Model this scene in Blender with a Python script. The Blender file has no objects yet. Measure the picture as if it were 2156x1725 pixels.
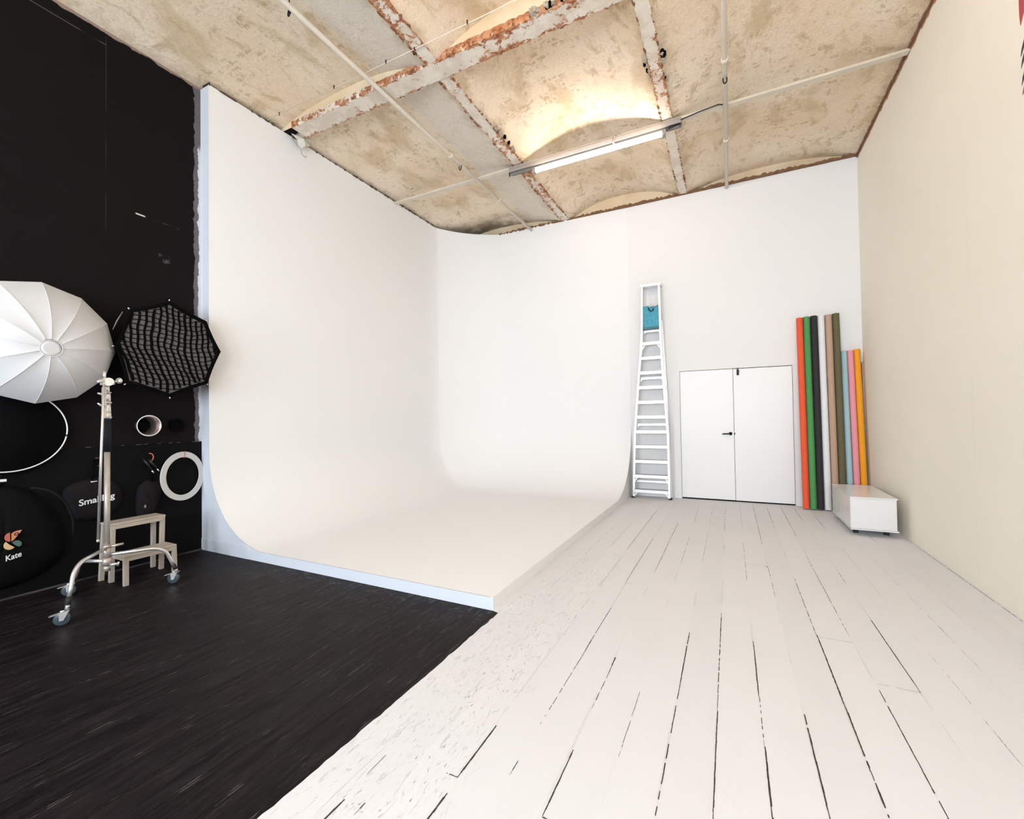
import bpy, math, random
from mathutils import Vector, Matrix
random.seed(7)
S = bpy.context.scene
COL = S.collection
PI = math.pi

# ------------------------------------------------------------------ measured room (metres; X right, Y into the room, Z up)
XR, YB, H = 1.5686, 7.1974, 4.68       # right wall, far wall, spring line of the ceiling vaults
XL, XC = -4.778, -4.64                 # dark wall, face of the cove along it
YP, XP, PL = 2.5525, -1.44, 0.086      # near edge, right edge and height of the cove floor
YF = -3.6                              # wall behind the camera

# ================================================================== node helpers
class NT:
    """tiny expression builder for shader nodes"""
    def __init__(s, name):
        s.m = bpy.data.materials.new(name); s.m.use_nodes = True
        s.t = s.m.node_tree; s.b = s.t.nodes['Principled BSDF']
        s._c = None
    def n(s, kind, **kw):
        x = s.t.nodes.new(kind)
        for k, v in kw.items(): setattr(x, k, v)
        return x
    def put(s, sock, v):
        if isinstance(v, bpy.types.NodeSocket): s.t.links.new(v, sock)
        elif v is not None: sock.default_value = v
    def co(s):
        if s._c is None: s._c = s.n('ShaderNodeTexCoord').outputs['Object']
        return s._c
    def xyz(s):
        x = s.n('ShaderNodeSeparateXYZ'); s.put(x.inputs[0], s.co()); return x.outputs
    def map(s, scale, loc=(0, 0, 0)):
        x = s.n('ShaderNodeMapping'); s.put(x.inputs[0], s.co())
        x.inputs['Scale'].default_value = scale; x.inputs['Location'].default_value = loc
        return x.outputs[0]
    def noise(s, scale, detail=4, rough=.55, vec=None, dist=0):
        detail = min(detail, 5)
        x = s.n('ShaderNodeTexNoise'); s.put(x.inputs['Vector'], vec if vec is not None else s.co())
        x.inputs['Scale'].default_value = scale; x.inputs['Detail'].default_value = detail
        x.inputs['Roughness'].default_value = rough; x.inputs['Distortion'].default_value = dist
        return x.outputs['Fac']
    def math(s, op, a, b=None, c=None, clamp=False):
        x = s.n('ShaderNodeMath', operation=op); x.use_clamp = clamp
        s.put(x.inputs[0], a)
        if b is not None: s.put(x.inputs[1], b)
        if c is not None: s.put(x.inputs[2], c)
        return x.outputs[0]
    def step(s, v, a, b):          # smooth ramp 0..1 while v goes a..b
        x = s.n('ShaderNodeMapRange'); x.clamp = True; x.interpolation_type = 'SMOOTHSTEP'
        s.put(x.inputs[0], v); x.inputs[1].default_value = a; x.inputs[2].default_value = b
        return x.outputs[0]
    def mul(s, *v):
        r = v[0]
        for q in v[1:]: r = s.math('MULTIPLY', r, q)
        return r
    def band(s, v, a, b, soft):     # 1 inside a..b
        return s.mul(s.step(v, a - soft, a), s.step(v, b + soft, b))
    def mix(s, f, a, b):
        x = s.n('ShaderNodeMix', data_type='RGBA')
        s.put(x.inputs[0], f)
        for i, v in ((6, a), (7, b)):
            if isinstance(v, tuple): v = (*v[:3], 1)
            s.put(x.inputs[i], v)
        return x.outputs[2]
    def bump(s, h, strength=.3, dist=.01, prev=None):
        x = s.n('ShaderNodeBump'); s.put(x.inputs['Height'], h)
        x.inputs['Strength'].default_value = strength; x.inputs['Distance'].default_value = dist
        if prev is not None: s.put(x.inputs['Normal'], prev)
        return x.outputs[0]
    def done(s, color=None, rough=.6, metal=0., normal=None, spec=None):
        if color is not None:
            s.put(s.b.inputs['Base Color'], (*color[:3], 1) if isinstance(color, tuple) else color)
        s.put(s.b.inputs['Roughness'], rough); s.put(s.b.inputs['Metallic'], metal)
        if spec is not None: s.b.inputs['Specular IOR Level'].default_value = spec
        if normal is not None: s.put(s.b.inputs['Normal'], normal)
        return s.m

def srgb(r, g, b):
    f = lambda c: (c / 255 / 12.92) if c / 255 <= .04045 else ((c / 255 + .055) / 1.055) ** 2.4
    return (f(r), f(g), f(b))

def plain(name, col, rough=.6, metal=0., vary=.06, scale=12, bump=0., spec=None):
    t = NT(name)
    f = t.noise(scale)
    c = t.mix(f, tuple(max(0, x * (1 - vary)) for x in col), tuple(min(1, x * (1 + vary)) for x in col))
    nrm = t.bump(t.noise(scale * 8), bump, .004) if bump else None
    return t.done(c, rough, metal, nrm, spec)

# ---- surfaces of the room
def m_white_wall(name, col, rough=.75):
    t = NT(name)
    f = t.noise(1.1, 5)
    c = t.mix(f, tuple(x * .985 for x in col), col)
    return t.done(c, rough, 0, t.bump(t.noise(38, 3), .08, .003), .25)

def m_right_wall():
    t = NT('cream_wall_paint'); x, y, z = t.xyz()
    base = t.mix(t.step(t.noise(.7, 3), .35, .7), WALLR, tuple(c * .97 for c in WALLR))
    wob = t.mul(t.math('SUBTRACT', t.noise(1.2), .5), .03)
    yy = t.math('ADD', y, wob)
    seam = t.mul(t.band(yy, 4.318, 4.322, .006), t.step(t.noise(1.7, 2), .45, .6))
    dark = t.mul(seam, t.step(z, 3.9, 4.1))
    c = t.mix(t.mul(seam, .35), base, (.8, .74, .66))
    c = t.mix(t.mul(dark, .8), c, (.18, .13, .10))
    # flaked edge right under the vault
    edge = t.step(t.math('ADD', z, t.mul(t.math('SUBTRACT', t.noise(9, 6), .5), .09)), 4.62, 4.645)
    c = t.mix(edge, c, (.42, .20, .10))
    return t.done(c, .8, 0, t.bump(t.noise(30, 4), .12, .004), .2)

def m_black_wall():
    t = NT('black_wall_paint'); x, y, z = t.xyz()
    blk = t.mix(t.noise(2.2, 5), (.0048, .0034, .0038), (.0085, .0062, .0068))
    # unpainted ragged grey margin beside the cove
    rag = t.math('ADD', y, t.mul(t.math('SUBTRACT', t.noise(9, 4, .6, t.map((1, 1, 1))), .5), .07))
    gm = t.step(rag, 2.487, 2.495)
    gm2 = t.mul(gm, t.step(z, .95, 1.15))
    c = t.mix(gm2, blk, t.mix(t.noise(6), (.10, .09, .09), (.16, .15, .155)))
    wh = t.mul(t.step(rag, 2.528, 2.534), t.step(z, 4.1, 4.0))
    c = t.mix(t.mul(wh, gm2), c, (.62, .63, .66))
    # bare pinkish plaster in a torn band under the ceiling
    ztop = t.math('ADD', z, t.mul(t.math('SUBTRACT', t.noise(5, 5, .6), .5), .10))
    c = t.mix(t.step(ztop, 4.655, 4.665), c, (.30, .215, .18))
    # panel joints and scratches
    j1 = t.mul(t.band(y, 1.797, 1.800, .003), t.band(z, 2.9, 4.62, .02), t.step(t.noise(4), .35, .5))
    j2 = t.mul(t.band(z, 4.555, 4.559, .003), t.step(y, 1.80, 1.79), t.step(t.noise(5), .3, .5))
    dz = t.math('SUBTRACT', z, t.math('MULTIPLY_ADD', y, -.04, 3.255))
    s1 = t.mul(t.band(dz, -.004, .004, .004), t.band(y, 2.015, 2.075, .01))
    s2 = t.mul(t.band(dz, -.002, .002, .003), t.band(y, 2.1, 2.36, .02), t.step(t.noise(20), .5, .6))
    c = t.mix(t.mul(j1, .5), c, (.05, .042, .04))
    c = t.mix(t.mul(j2, .8), c, (.12, .10, .09))
    c = t.mix(s1, c, (.7, .66, .6))
    c = t.mix(t.mul(s2, .6), c, (.12, .1, .09))
    bl = t.mul(t.band(z, 2.80, 2.86, .02), t.band(y, 2.2, 2.27, .02), t.step(t.noise(14), .45, .6))
    c = t.mix(t.mul(bl, .5), c, (.14, .11, .14))
    return t.done(c, .72, 0, t.bump(t.noise(22, 3), .15, .004), .10)

def m_ceiling():
    t = NT('old_vault_plaster'); x, y, z = t.xyz()
    base = t.mix(t.step(t.noise(.9, 4), .35, .65), CEIL1, CEIL2)
    pale = t.band(x, -3.10, -2.66, .12)
    base = t.mix(t.mul(pale, .75), base, (.74, .68, .60))
    # olive and ochre damp patches, drawn out along the vault
    v = t.map((1.0, .55, 1.0))
    big = t.step(t.noise(2.3, 7, .62, v, .4), .50, .66)
    keep = t.math('SUBTRACT', 1, t.mul(pale, .8))
    c = t.mix(t.mul(big, keep, .55), base, (.54, .385, .20))
    mid = t.step(t.noise(6.5, 8, .7, t.map((1.0, .6, 1), (4, 2, 1)), .6), .52, .70)
    c = t.mix(t.mul(mid, keep, .60), c, (.45, .315, .155))
    # brick courses showing through as rows of dabs
    br = t.n('ShaderNodeTexBrick'); t.put(br.inputs['Vector'], t.map((1, 1, 1)))
    br.inputs['Scale'].default_value = 1.0
    br.inputs['Brick Width'].default_value = .11; br.inputs['Row Height'].default_value = .075
    br.inputs['Mortar Size'].default_value = .018; br.inputs['Mortar Smooth'].default_value = .6
    dab = t.mul(t.math('SUBTRACT', 1, br.outputs['Fac']), t.step(t.noise(8, 5, .7), .53, .62), t.step(t.noise(1.3, 3, .5, t.map((1, 1, 1), (9, 3, 0))), .46, .56))
    c = t.mix(t.mul(dab, keep, .6), c, (.44, .32, .16))
    # flaked spots
    fl = t.step(t.noise(13, 6, .75, t.map((1, 1, 1), (2, 7, 0)), .8), .64, .67)
    c = t.mix(t.mul(fl, .38), c, (.38, .245, .125))
    gr = t.step(t.noise(60, 3), .35, .75)
    c = t.mix(t.mul(gr, .20), c, (.38, .28, .18))
    fine = t.step(t.noise(34, 6, .75, t.map((1, .8, 1), (5, 1, 0)), .4), .54, .66)
    c = t.mix(t.mul(fine, t.step(t.noise(1.8, 3, .5, t.map((1, 1, 1), (3, 8, 0))), .42, .6), .40), c, (.42, .28, .14))
    # darker brown along the low edges of each vault, by walls, flanges and crevices
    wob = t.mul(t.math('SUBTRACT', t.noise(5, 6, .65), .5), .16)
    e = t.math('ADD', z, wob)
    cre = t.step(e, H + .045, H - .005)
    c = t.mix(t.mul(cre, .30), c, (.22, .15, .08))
    far = t.mul(t.step(y, 6.55, 7.1), t.step(x, -2.9, -3.5))  # darker towards the far left corner
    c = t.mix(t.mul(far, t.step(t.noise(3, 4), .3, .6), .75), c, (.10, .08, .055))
    hgt = t.math('ADD', t.noise(9, 6, .6), t.mul(t.noise(45, 4), .35))
    return t.done(c, .9, 0, t.bump(hgt, .45, .018), .1)

def m_lunette():
    t = NT('yellowed_lunette_plaster')
    c = t.mix(t.step(t.noise(2.5, 6), .4, .65), (.76, .63, .45), (.70, .55, .36))
    return t.done(c, .9, 0, t.bump(t.noise(20, 5), .3, .01), .1)

def m_rust_beam(axis, c0, hw, amount=.5):
    """old white distemper flaking off rusted steel; axis 0: beam runs along x, 1: along y"""
    t = NT('flaking_steel_paint'); o = t.xyz()
    u = t.math('ABSOLUTE', t.math('SUBTRACT', o[1 - axis], c0))
    en = t.math('DIVIDE', u, hw)
    lo = t.noise(1.6, 4, .6)
    hi = t.noise(17, 7, .72, None, .5)
    f = t.math('ADD', t.mul(t.math('POWER', en, 3.0), .20), t.math('ADD', t.mul(t.math('SUBTRACT', lo, .5), .75), hi))
    rust = t.step(f, .90 - amount * .5, .935 - amount * .5)
    white = t.mix(t.step(t.noise(5, 5), .4, .6), (.68, .58, .48), (.78, .70, .60))
    rc = t.mix(t.step(t.noise(11, 5), .38, .6), (.42, .165, .075), (.53, .27, .14))
    rc = t.mix(t.step(t.noise(31, 4), .52, .6), rc, (.28, .10, .045))
    rim = t.mul(t.step(f, .86 - amount * .5, .90 - amount * .5), t.math('SUBTRACT', 1, rust))
    c = t.mix(t.mul(rim, .45), white, (.46, .27, .18))
    c = t.mix(rust, c, rc)
    return t.done(c, .85, 0, t.bump(t.math('SUBTRACT', hi, t.mul(rust, .5)), .5, .012), .15)

def m_white_floor():
    t = NT('white_floorboards'); x, y, z = t.xyz()
    k = t.math('FLOOR', t.math('DIVIDE', t.math('SUBTRACT', x, .0865), .1655))
    pv = t.math('FRACT', t.mul(t.math('SINE', t.mul(k, 12.9898)), 43758.5))
    base = t.mix(pv, FLOORW, tuple(c * .965 for c in FLOORW))
    base = t.mix(t.mul(t.step(t.noise(1.4, 5), .45, .7), .5), base, tuple(c * .95 for c in FLOORW))
    # paint film bridging the joints: a soft groove
    fr = t.math('FRACT', t.math('DIVIDE', t.math('SUBTRACT', x, .0865), .1655))
    d = t.mul(t.math('SUBTRACT', .5, t.math('ABSOLUTE', t.math('SUBTRACT', fr, .5))), .1655)
    gr = t.step(d, .0055, .001)
    gate = t.step(t.noise(2.2, 4, .6, t.map((3.3, .9, 1))), .48, .62)
    c = t.mix(t.mul(gr, gate, .22), base, (.55, .52, .48))
    sp = t.step(t.noise(70, 3, .6), .76, .79)
    c = t.mix(t.mul(sp, .6), c, (.35, .31, .27))
    peel = t.mul(t.band(x, -1.33, -.92, .10), t.step(y, 4.6, 3.2))
    crk = t.step(t.noise(16, 8, .8, t.map((2.4, .8, 1)), 1.2), .57, .70)
    hgt = t.math('ADD', t.mul(t.noise(7, 6, .6, t.map((2, .6, 1))), .7), t.mul(gr, gate, -.45))
    hgt = t.math('ADD', hgt, t.mul(peel, crk, .9))
    thin = t.mul(peel, t.band(t.noise(15, 8, .8, t.map((2.4, .8, 1), (3, 3, 0)), 1.0), .585, .60, .006))
    c = t.mix(t.mul(thin, .2), c, (.42, .38, .35))
    return t.done(c, .62, 0, t.bump(hgt, .55, .008), .3)

def m_black_floor():
    t = NT('black_floorboards'); x, y, z = t.xyz()
    st = t.noise(6, 8, .68, t.map((5.0, .45, 1)))
    st2 = t.noise(3, 6, .6, t.map((1.2, .8, 1), (3, 0, 0)))
    base = t.mix(t.step(st, .36, .68), (.0030, .0022, .0026), (.0165, .0118, .0132))
    base = t.mix(t.mul(t.step(st2, .45, .65), .5), base, (.015, .0095, .0105))
    fr = t.math('FRACT', t.math('DIVIDE', t.math('SUBTRACT', x, .0865), .1655))
    d = t.mul(t.math('SUBTRACT', .5, t.math('ABSOLUTE', t.math('SUBTRACT', fr, .5))), .1655)
    gr = t.step(d, .004, .001)
    c = t.mix(t.mul(gr, .8), base, (.003, .003, .003))
    lite = t.mul(t.band(d, .004, .007, .002), t.step(t.noise(7, 6, .7, t.map((3, 1, 1))), .55, .62))
    c = t.mix(t.mul(lite, .55), c, (.14, .125, .12))
    scr = t.step(t.noise(9, 8, .75, t.map((7.0, .55, 1), (1, 5, 0))), .585, .66)
    far = t.step(y, 1.0, 2.6)
    c = t.mix(t.mul(scr, t.math('ADD', .25, t.mul(far, .35))), c, (.13, .115, .11))
    chip = t.step(t.noise(30, 4, .7, t.map((2.0, .8, 1), (4, 1, 0))), .715, .735)
    c = t.mix(t.mul(chip, .8), c, (.55, .52, .49))
    dust = t.mul(t.step(y, 2.2, 2.55), t.step(t.noise(14, 7, .75), .54, .64), t.step(x, -3.9, -3.4))
    c = t.mix(t.mul(dust, .45), c, (.16, .14, .135))
    hgt = t.math('ADD', st, t.mul(gr, -1.0))
    return t.done(c, t.math('ADD', .45, t.mul(st2, .25)), 0, t.bump(hgt, .6, .008), .16)

WALLW = (.845, .835, .825); WALLR = (.93, .868, .745)
CEIL1 = (.80, .635, .46); CEIL2 = (.86, .73, .575)
FLOORW = (.745, .732, .738)
M = {}
M['wall_white'] = m_white_wall('white_wall_paint', WALLW)
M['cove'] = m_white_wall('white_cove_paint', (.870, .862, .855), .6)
M['cove_edge'] = m_white_wall('daylit_edge_paint', (.66, .685, .74), .6)  # cool daylight on the near faces, put into the paint colour
M['wall_cream'] = m_right_wall()
M['wall_black'] = m_black_wall()
M['ceiling'] = m_ceiling()
M['lunette'] = m_lunette()
M['floor_white'] = m_white_floor()
M['floor_black'] = m_black_floor()
M['gap'] = plain('dark_floor_gap', (.045, .032, .024), .9, vary=.5, scale=30)
M['slab'] = plain('light_block_grey', (.3, .28, .25), .9)
M['door'] = plain('white_door_paint', (.845, .842, .835), .38, vary=.01, scale=3)
M['void'] = plain('dark_void', (.004, .0035, .004), .95, spec=.06)
M['black_metal'] = plain('black_metal', (.012, .012, .013), .35, .4)
M['chrome'] = plain('chrome', (.74, .72, .69), .30, .75, vary=.05)
M['chrome_worn'] = plain('worn_chrome', (.50, .44, .385), .42, .45, vary=.15, scale=40)
M['alu'] = plain('aluminium', (.86, .86, .86), .34, .55, vary=.08, scale=30, bump=.05)
M['alu_dark'] = plain('grooved_aluminium', (.42, .41, .40), .5, .5, vary=.3, scale=60, bump=.2)
M['rubber'] = plain('black_rubber', (.012, .012, .012), .7)
M['tape'] = plain('black_tape', (.012, .011, .018), .7, spec=.2)
M['caster'] = plain('grey_blue_wheel', (.045, .062, .075), .3, vary=.3)
M['pipe'] = plain('cream_pipe_paint', (.70, .62, .52), .5, vary=.06, scale=5)
M['tie'] = plain('cream_tie_paint', (.66, .58, .47), .7, vary=.12, scale=6, bump=.2)
M['tray'] = plain('grey_metal_tray', (.26, .23, .21), .45, .3, vary=.1, scale=7)
M['tray_lite'] = plain('pale_metal_tray', (.36, .32, .29), .5, .1, vary=.06)
M['brown_edge'] = plain('brown_brick_edge', (.20, .105, .055), .95, vary=.6, scale=14, bump=.8)
M['brown_thin'] = plain('brown_crevice', (.10, .06, .035), .95, vary=.6, scale=14, bump=.8)
M['umb'] = None
def m_nylon():
    t = NT('white_nylon')
    t.b.inputs['Base Color'].default_value = (.80, .79, .79, 1)
    t.b.inputs['Roughness'].default_value = .55
    tr = t.n('ShaderNodeBsdfTranslucent'); tr.inputs[0].default_value = (.8, .8, .82, 1)
    mx = t.n('ShaderNodeMixShader'); mx.inputs[0].default_value = .25
    out = t.t.nodes['Material Output']
    nr = t.bump(t.noise(26, 5, .6, t.map((1, 1, 1)), .5), .12, .006)
    t.put(t.b.inputs['Normal'], nr)
    t.put(mx.inputs[1], t.b.outputs[0]); t.put(mx.inputs[2], tr.outputs[0]); t.put(out.inputs[0], mx.outputs[0])
    return t.m
M['umb'] = m_nylon()
M['piping'] = plain('white_seam', (.74, .73, .73), .8)
M['nylon_black'] = plain('black_nylon', (.0035, .003, .0035), .85, vary=.3, bump=.2, spec=.12)
M['nylon_char'] = plain('charcoal_nylon', (.0085, .0068, .0078), .85, vary=.2, bump=.2, spec=.15)
M['net'] = plain('black_webbing', (.003, .003, .003), .95, spec=.05)
M['grid_back'] = plain('grey_diffuser_cloth', (.135, .127, .125), .8, vary=.08, scale=8)
M['white_plastic'] = plain('white_plastic', (.78, .77, .76), .45, vary=.04)
M['ring_paper'] = plain('off_white_ring', (.62, .61, .60), .6, vary=.08, scale=15)
M['red_cord'] = plain('red_cord', (.55, .09, .05), .6)
M['dish_in'] = plain('silver_dish', (.72, .62, .60), .22, .9, vary=.1)
M['beige_wood'] = plain('beige_painted_wood', (.44, .375, .31), .55, vary=.05, scale=8)
M['white_lam'] = plain('white_laminate', (.80, .79, .775), .22, vary=.01, scale=3)
M['print_white'] = plain('white_print', (.75, .74, .74), .6)
M['logo_red'] = plain('logo_red', (.52, .13, .085), .6)
M['logo_orange'] = plain('logo_orange', (.62, .24, .12), .6)
M['logo_yellow'] = plain('logo_yellow', (.62, .42, .22), .6)
M['logo_green'] = plain('logo_green', (.07, .15, .12), .6)
M['teal'] = plain('teal_plastic', (.04, .31, .42), .5, vary=.55, scale=22, bump=.2)
M['teal_dark'] = plain('dark_teal_plastic', (.03, .16, .20), .5, vary=.2)
M['cloth_pale'] = plain('pale_cloth', (.68, .64, .62), .8, vary=.1)
M['plaster_scrap'] = plain('torn_plaster_scrap', (.66, .63, .56), .85, vary=.15, scale=20)
M['mural_red'] = plain('mural_red_paint', (.46, .06, .075), .7, vary=.2, scale=20)
M['mural_ink'] = plain('mural_ink', (.03, .03, .05), .7)
M['cardboard'] = plain('brown_cardboard', (.36, .27, .21), .85, vary=.06)
M['tube_on'] = None
def m_emit(name, col, st):
    m = bpy.data.materials.new(name); m.use_nodes = True
    b = m.node_tree.nodes['Principled BSDF']; b.inputs['Base Color'].default_value = (.9, .88, .85, 1)
    b.inputs['Emission Color'].default_value = (*col, 1); b.inputs['Emission Strength'].default_value = st
    return m
M['tube_on'] = m_emit('lit_diffuser', (1.0, .875, .77), 31.0)

# ================================================================== mesh helpers
ORG = {}
class MB:
    def __init__(s): s.v = []; s.f = []; s.mi = []; s.sm = []
    def add(s, vs, fs, mi=0, sm=False):
        o = len(s.v); s.v += [tuple(v) for v in vs]
        for f in fs: s.f.append(tuple(i + o for i in f)); s.mi.append(mi); s.sm.append(sm)
        return s
    def box(s, x0, x1, y0, y1, z0, z1, mi=0):
        vs = [(x, y, z) for x in (x0, x1) for y in (y0, y1) for z in (z0, z1)]
        return s.add(vs, [(0, 1, 3, 2), (4, 6, 7, 5), (0, 4, 5, 1), (2, 3, 7, 6), (0, 2, 6, 4), (1, 5, 7, 3)], mi)
    def beam(s, a, b, w, t, up=(0, 0, 1), mi=0, w2=None, t2=None):
        """rectangular bar from a to b, w across, t along 'up'"""
        a, b, up = Vector(a), Vector(b), Vector(up); d = (b - a).normalized()
        r = d.cross(up).normalized(); u = r.cross(d).normalized(); vs = []
        for p, ww, tt in ((a, w, t), (b, w2 or w, t2 or t)):
            for i, j in ((-1, -1), (1, -1), (1, 1), (-1, 1)): vs.append(p + r * ww / 2 * i + u * tt / 2 * j)
        return s.add(vs, [(3, 2, 1, 0), (4, 5, 6, 7), (0, 1, 5, 4), (1, 2, 6, 5), (2, 3, 7, 6), (3, 0, 4, 7)], mi)
    def tube(s, pts, r, n=14, mi=0, cap=True, closed=False):
        pts = [Vector(p) for p in pts]; N = len(pts)
        rs = r if isinstance(r, (list, tuple)) else [r] * N
        vs = []; prev = None
        for i, p in enumerate(pts):
            if closed: d = (pts[(i + 1) % N] - pts[i - 1]).normalized()
            else: d = (pts[min(i + 1, N - 1)] - pts[max(i - 1, 0)]).normalized()
            if prev is None:
                a = Vector((0, 0, 1)) if abs(d.z) < .9 else Vector((1, 0, 0)); x = d.cross(a).normalized()
            else:
                x = (prev - d * prev.dot(d)).normalized()
            prev = x; y = d.cross(x)
            for k in range(n):
                a = 2 * PI * k / n; vs.append(p + (x * math.cos(a) + y * math.sin(a)) * rs[i])
        fs = []
        for i in range(N if closed else N - 1):
            j = (i + 1) % N
            for k in range(n):
                fs.append((i * n + k, i * n + (k + 1) % n, j * n + (k + 1) % n, j * n + k))
        s.add(vs, fs, mi, True)
        if cap and not closed:
            o = len(s.v) - N * n
            s.f.append(tuple(o + k for k in reversed(range(n)))); s.mi.append(mi); s.sm.append(False)
            s.f.append(tuple(o + (N - 1) * n + k for k in range(n))); s.mi.append(mi); s.sm.append(False)
        return s
    def lathe(s, c, ax, prof, n=32, mi=0, sm=True):
        """prof: list of (distance along ax, radius)"""
        c, ax = Vector(c), Vector(ax).normalized()
        a = Vector((0, 0, 1)) if abs(ax.z) < .9 else Vector((1, 0, 0)); x = ax.cross(a).normalized(); y = ax.cross(x)
        vs = []
        for h, r in prof:
            for k in range(n):
                t = 2 * PI * k / n; vs.append(c + ax * h + (x * math.cos(t) + y * math.sin(t)) * r)
        fs = []
        for i in range(len(prof) - 1):
            for k in range(n): fs.append((i * n + k, (i + 1) * n + k, (i + 1) * n + (k + 1) % n, i * n + (k + 1) % n))
        return s.add(vs, fs, mi, sm)
    def prism(s, poly, ext, mi=0):
        """poly: planar 3D points; ext: extrusion vector"""
        poly = [Vector(p) for p in poly]; e = Vector(ext); n = len(poly)
        vs = poly + [p + e for p in poly]
        fs = [tuple(range(n)), tuple(reversed(range(n, 2 * n)))] + [(i, i + n, (i + 1) % n + n, (i + 1) % n) for i in range(n)]
        return s.add(vs, fs, mi)
    def grid(s, fn, nu, nv, mi=0, sm=True):
        vs = [fn(i / nu, j / nv) for i in range(nu + 1) for j in range(nv + 1)]
        fs = [(i * (nv + 1) + j, (i + 1) * (nv + 1) + j, (i + 1) * (nv + 1) + j + 1, i * (nv + 1) + j + 1) for i in range(nu) for j in range(nv)]
        return s.add(vs, fs, mi, sm)
    def make(s, name, mats, parent=None, bevel=0, solid=0, fix=True):
        if not isinstance(mats, (list, tuple)): mats = [mats]
        po = ORG.get(parent.name, Vector()) if parent else Vector()
        me = bpy.data.meshes.new(name)
        me.from_pydata([tuple(Vector(v) - po) for v in s.v], [], s.f)
        for m in mats: me.materials.append(m)
        me.polygons.foreach_set('material_index', s.mi)
        me.polygons.foreach_set('use_smooth', s.sm)
        me.update()
        if fix:
            import bmesh
            b = bmesh.new(); b.from_mesh(me); bmesh.ops.recalc_face_normals(b, faces=b.faces); b.to_mesh(me); b.free()
        o = bpy.data.objects.new(name, me); COL.objects.link(o)
        if parent: o.parent = parent
        ORG[o.name] = po
        if bevel:
            m = o.modifiers.new('bevel', 'BEVEL'); m.width = bevel; m.segments = 2; m.limit_method = 'ANGLE'
            m.angle_limit = math.radians(50)
        if solid:
            m = o.modifiers.new('solid', 'SOLIDIFY'); m.thickness = solid; m.offset = 0
        return o

def thing(name, loc, label, cat, group=None):
    o = bpy.data.objects.new(name, None); COL.objects.link(o); o.location = loc; o.empty_display_size = .1
    ORG[o.name] = Vector(loc); return tag(o, label, cat, group)
def tag(o, label, cat, group=None):
    o['label'] = label; o['category'] = cat
    if group: o['group'] = group
    return o
def struct(o, label=None):
    o['kind'] = 'structure'
    if label: o['label'] = label
    return o
def text(body, size, m, parent, loc, ext=.002, squeeze=1.0, shear=0., name='lettering', bold=0.):
    """raised lettering facing +X; reads along +Y"""
    c = bpy.data.curves.new('t', 'FONT'); c.body = body; c.size = size; c.extrude = ext; c.offset = bold
    c.align_x = 'CENTER'; c.align_y = 'CENTER'; c.resolution_u = 6
    o = bpy.data.objects.new('t', c); COL.objects.link(o); bpy.context.view_layer.update()
    me = bpy.data.meshes.new_from_object(o); bpy.data.objects.remove(o)
    po = ORG.get(parent.name, Vector()) if parent else Vector()
    L = Vector(loc)
    for v in me.vertices:
        x, y, z = v.co; v.co = L + Vector((z, x * squeeze, y + shear * x)) - po
    me.materials.clear(); me.materials.append(m)
    q = bpy.data.objects.new(name, me); COL.objects.link(q); q.parent = parent; ORG[q.name] = po
    return q

# ================================================================== ROOM
# floor: black boards left, white boards right, a hand-painted border between them
b = MB()
rr = random.Random(3)
ys = []
y = YF
while y < YB + .1:
    ys.append(y); y += .035 if 0.3 < y < 2.7 else .4
ys.append(YB + .15)
bx = [(-1.385 if y < YP + .01 else -1.50) + rr.uniform(-.004, .004) + .002 * math.sin(y * 5) for y in ys]
vs = []; fs = []; mi = []
for q, x in zip(ys, bx): vs += [(XL - .1, q, 0), (x, q, 0), (XR + .1, q, 0)]
for i in range(len(ys) - 1):
    a = i * 3; c = a + 3
    b_ = [(a, a + 1, c + 1, c), (a + 1, a + 2, c + 2, c + 1)]
    fs += b_; mi += [0, 1]
b.add(vs, fs); b.mi = mi
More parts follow.
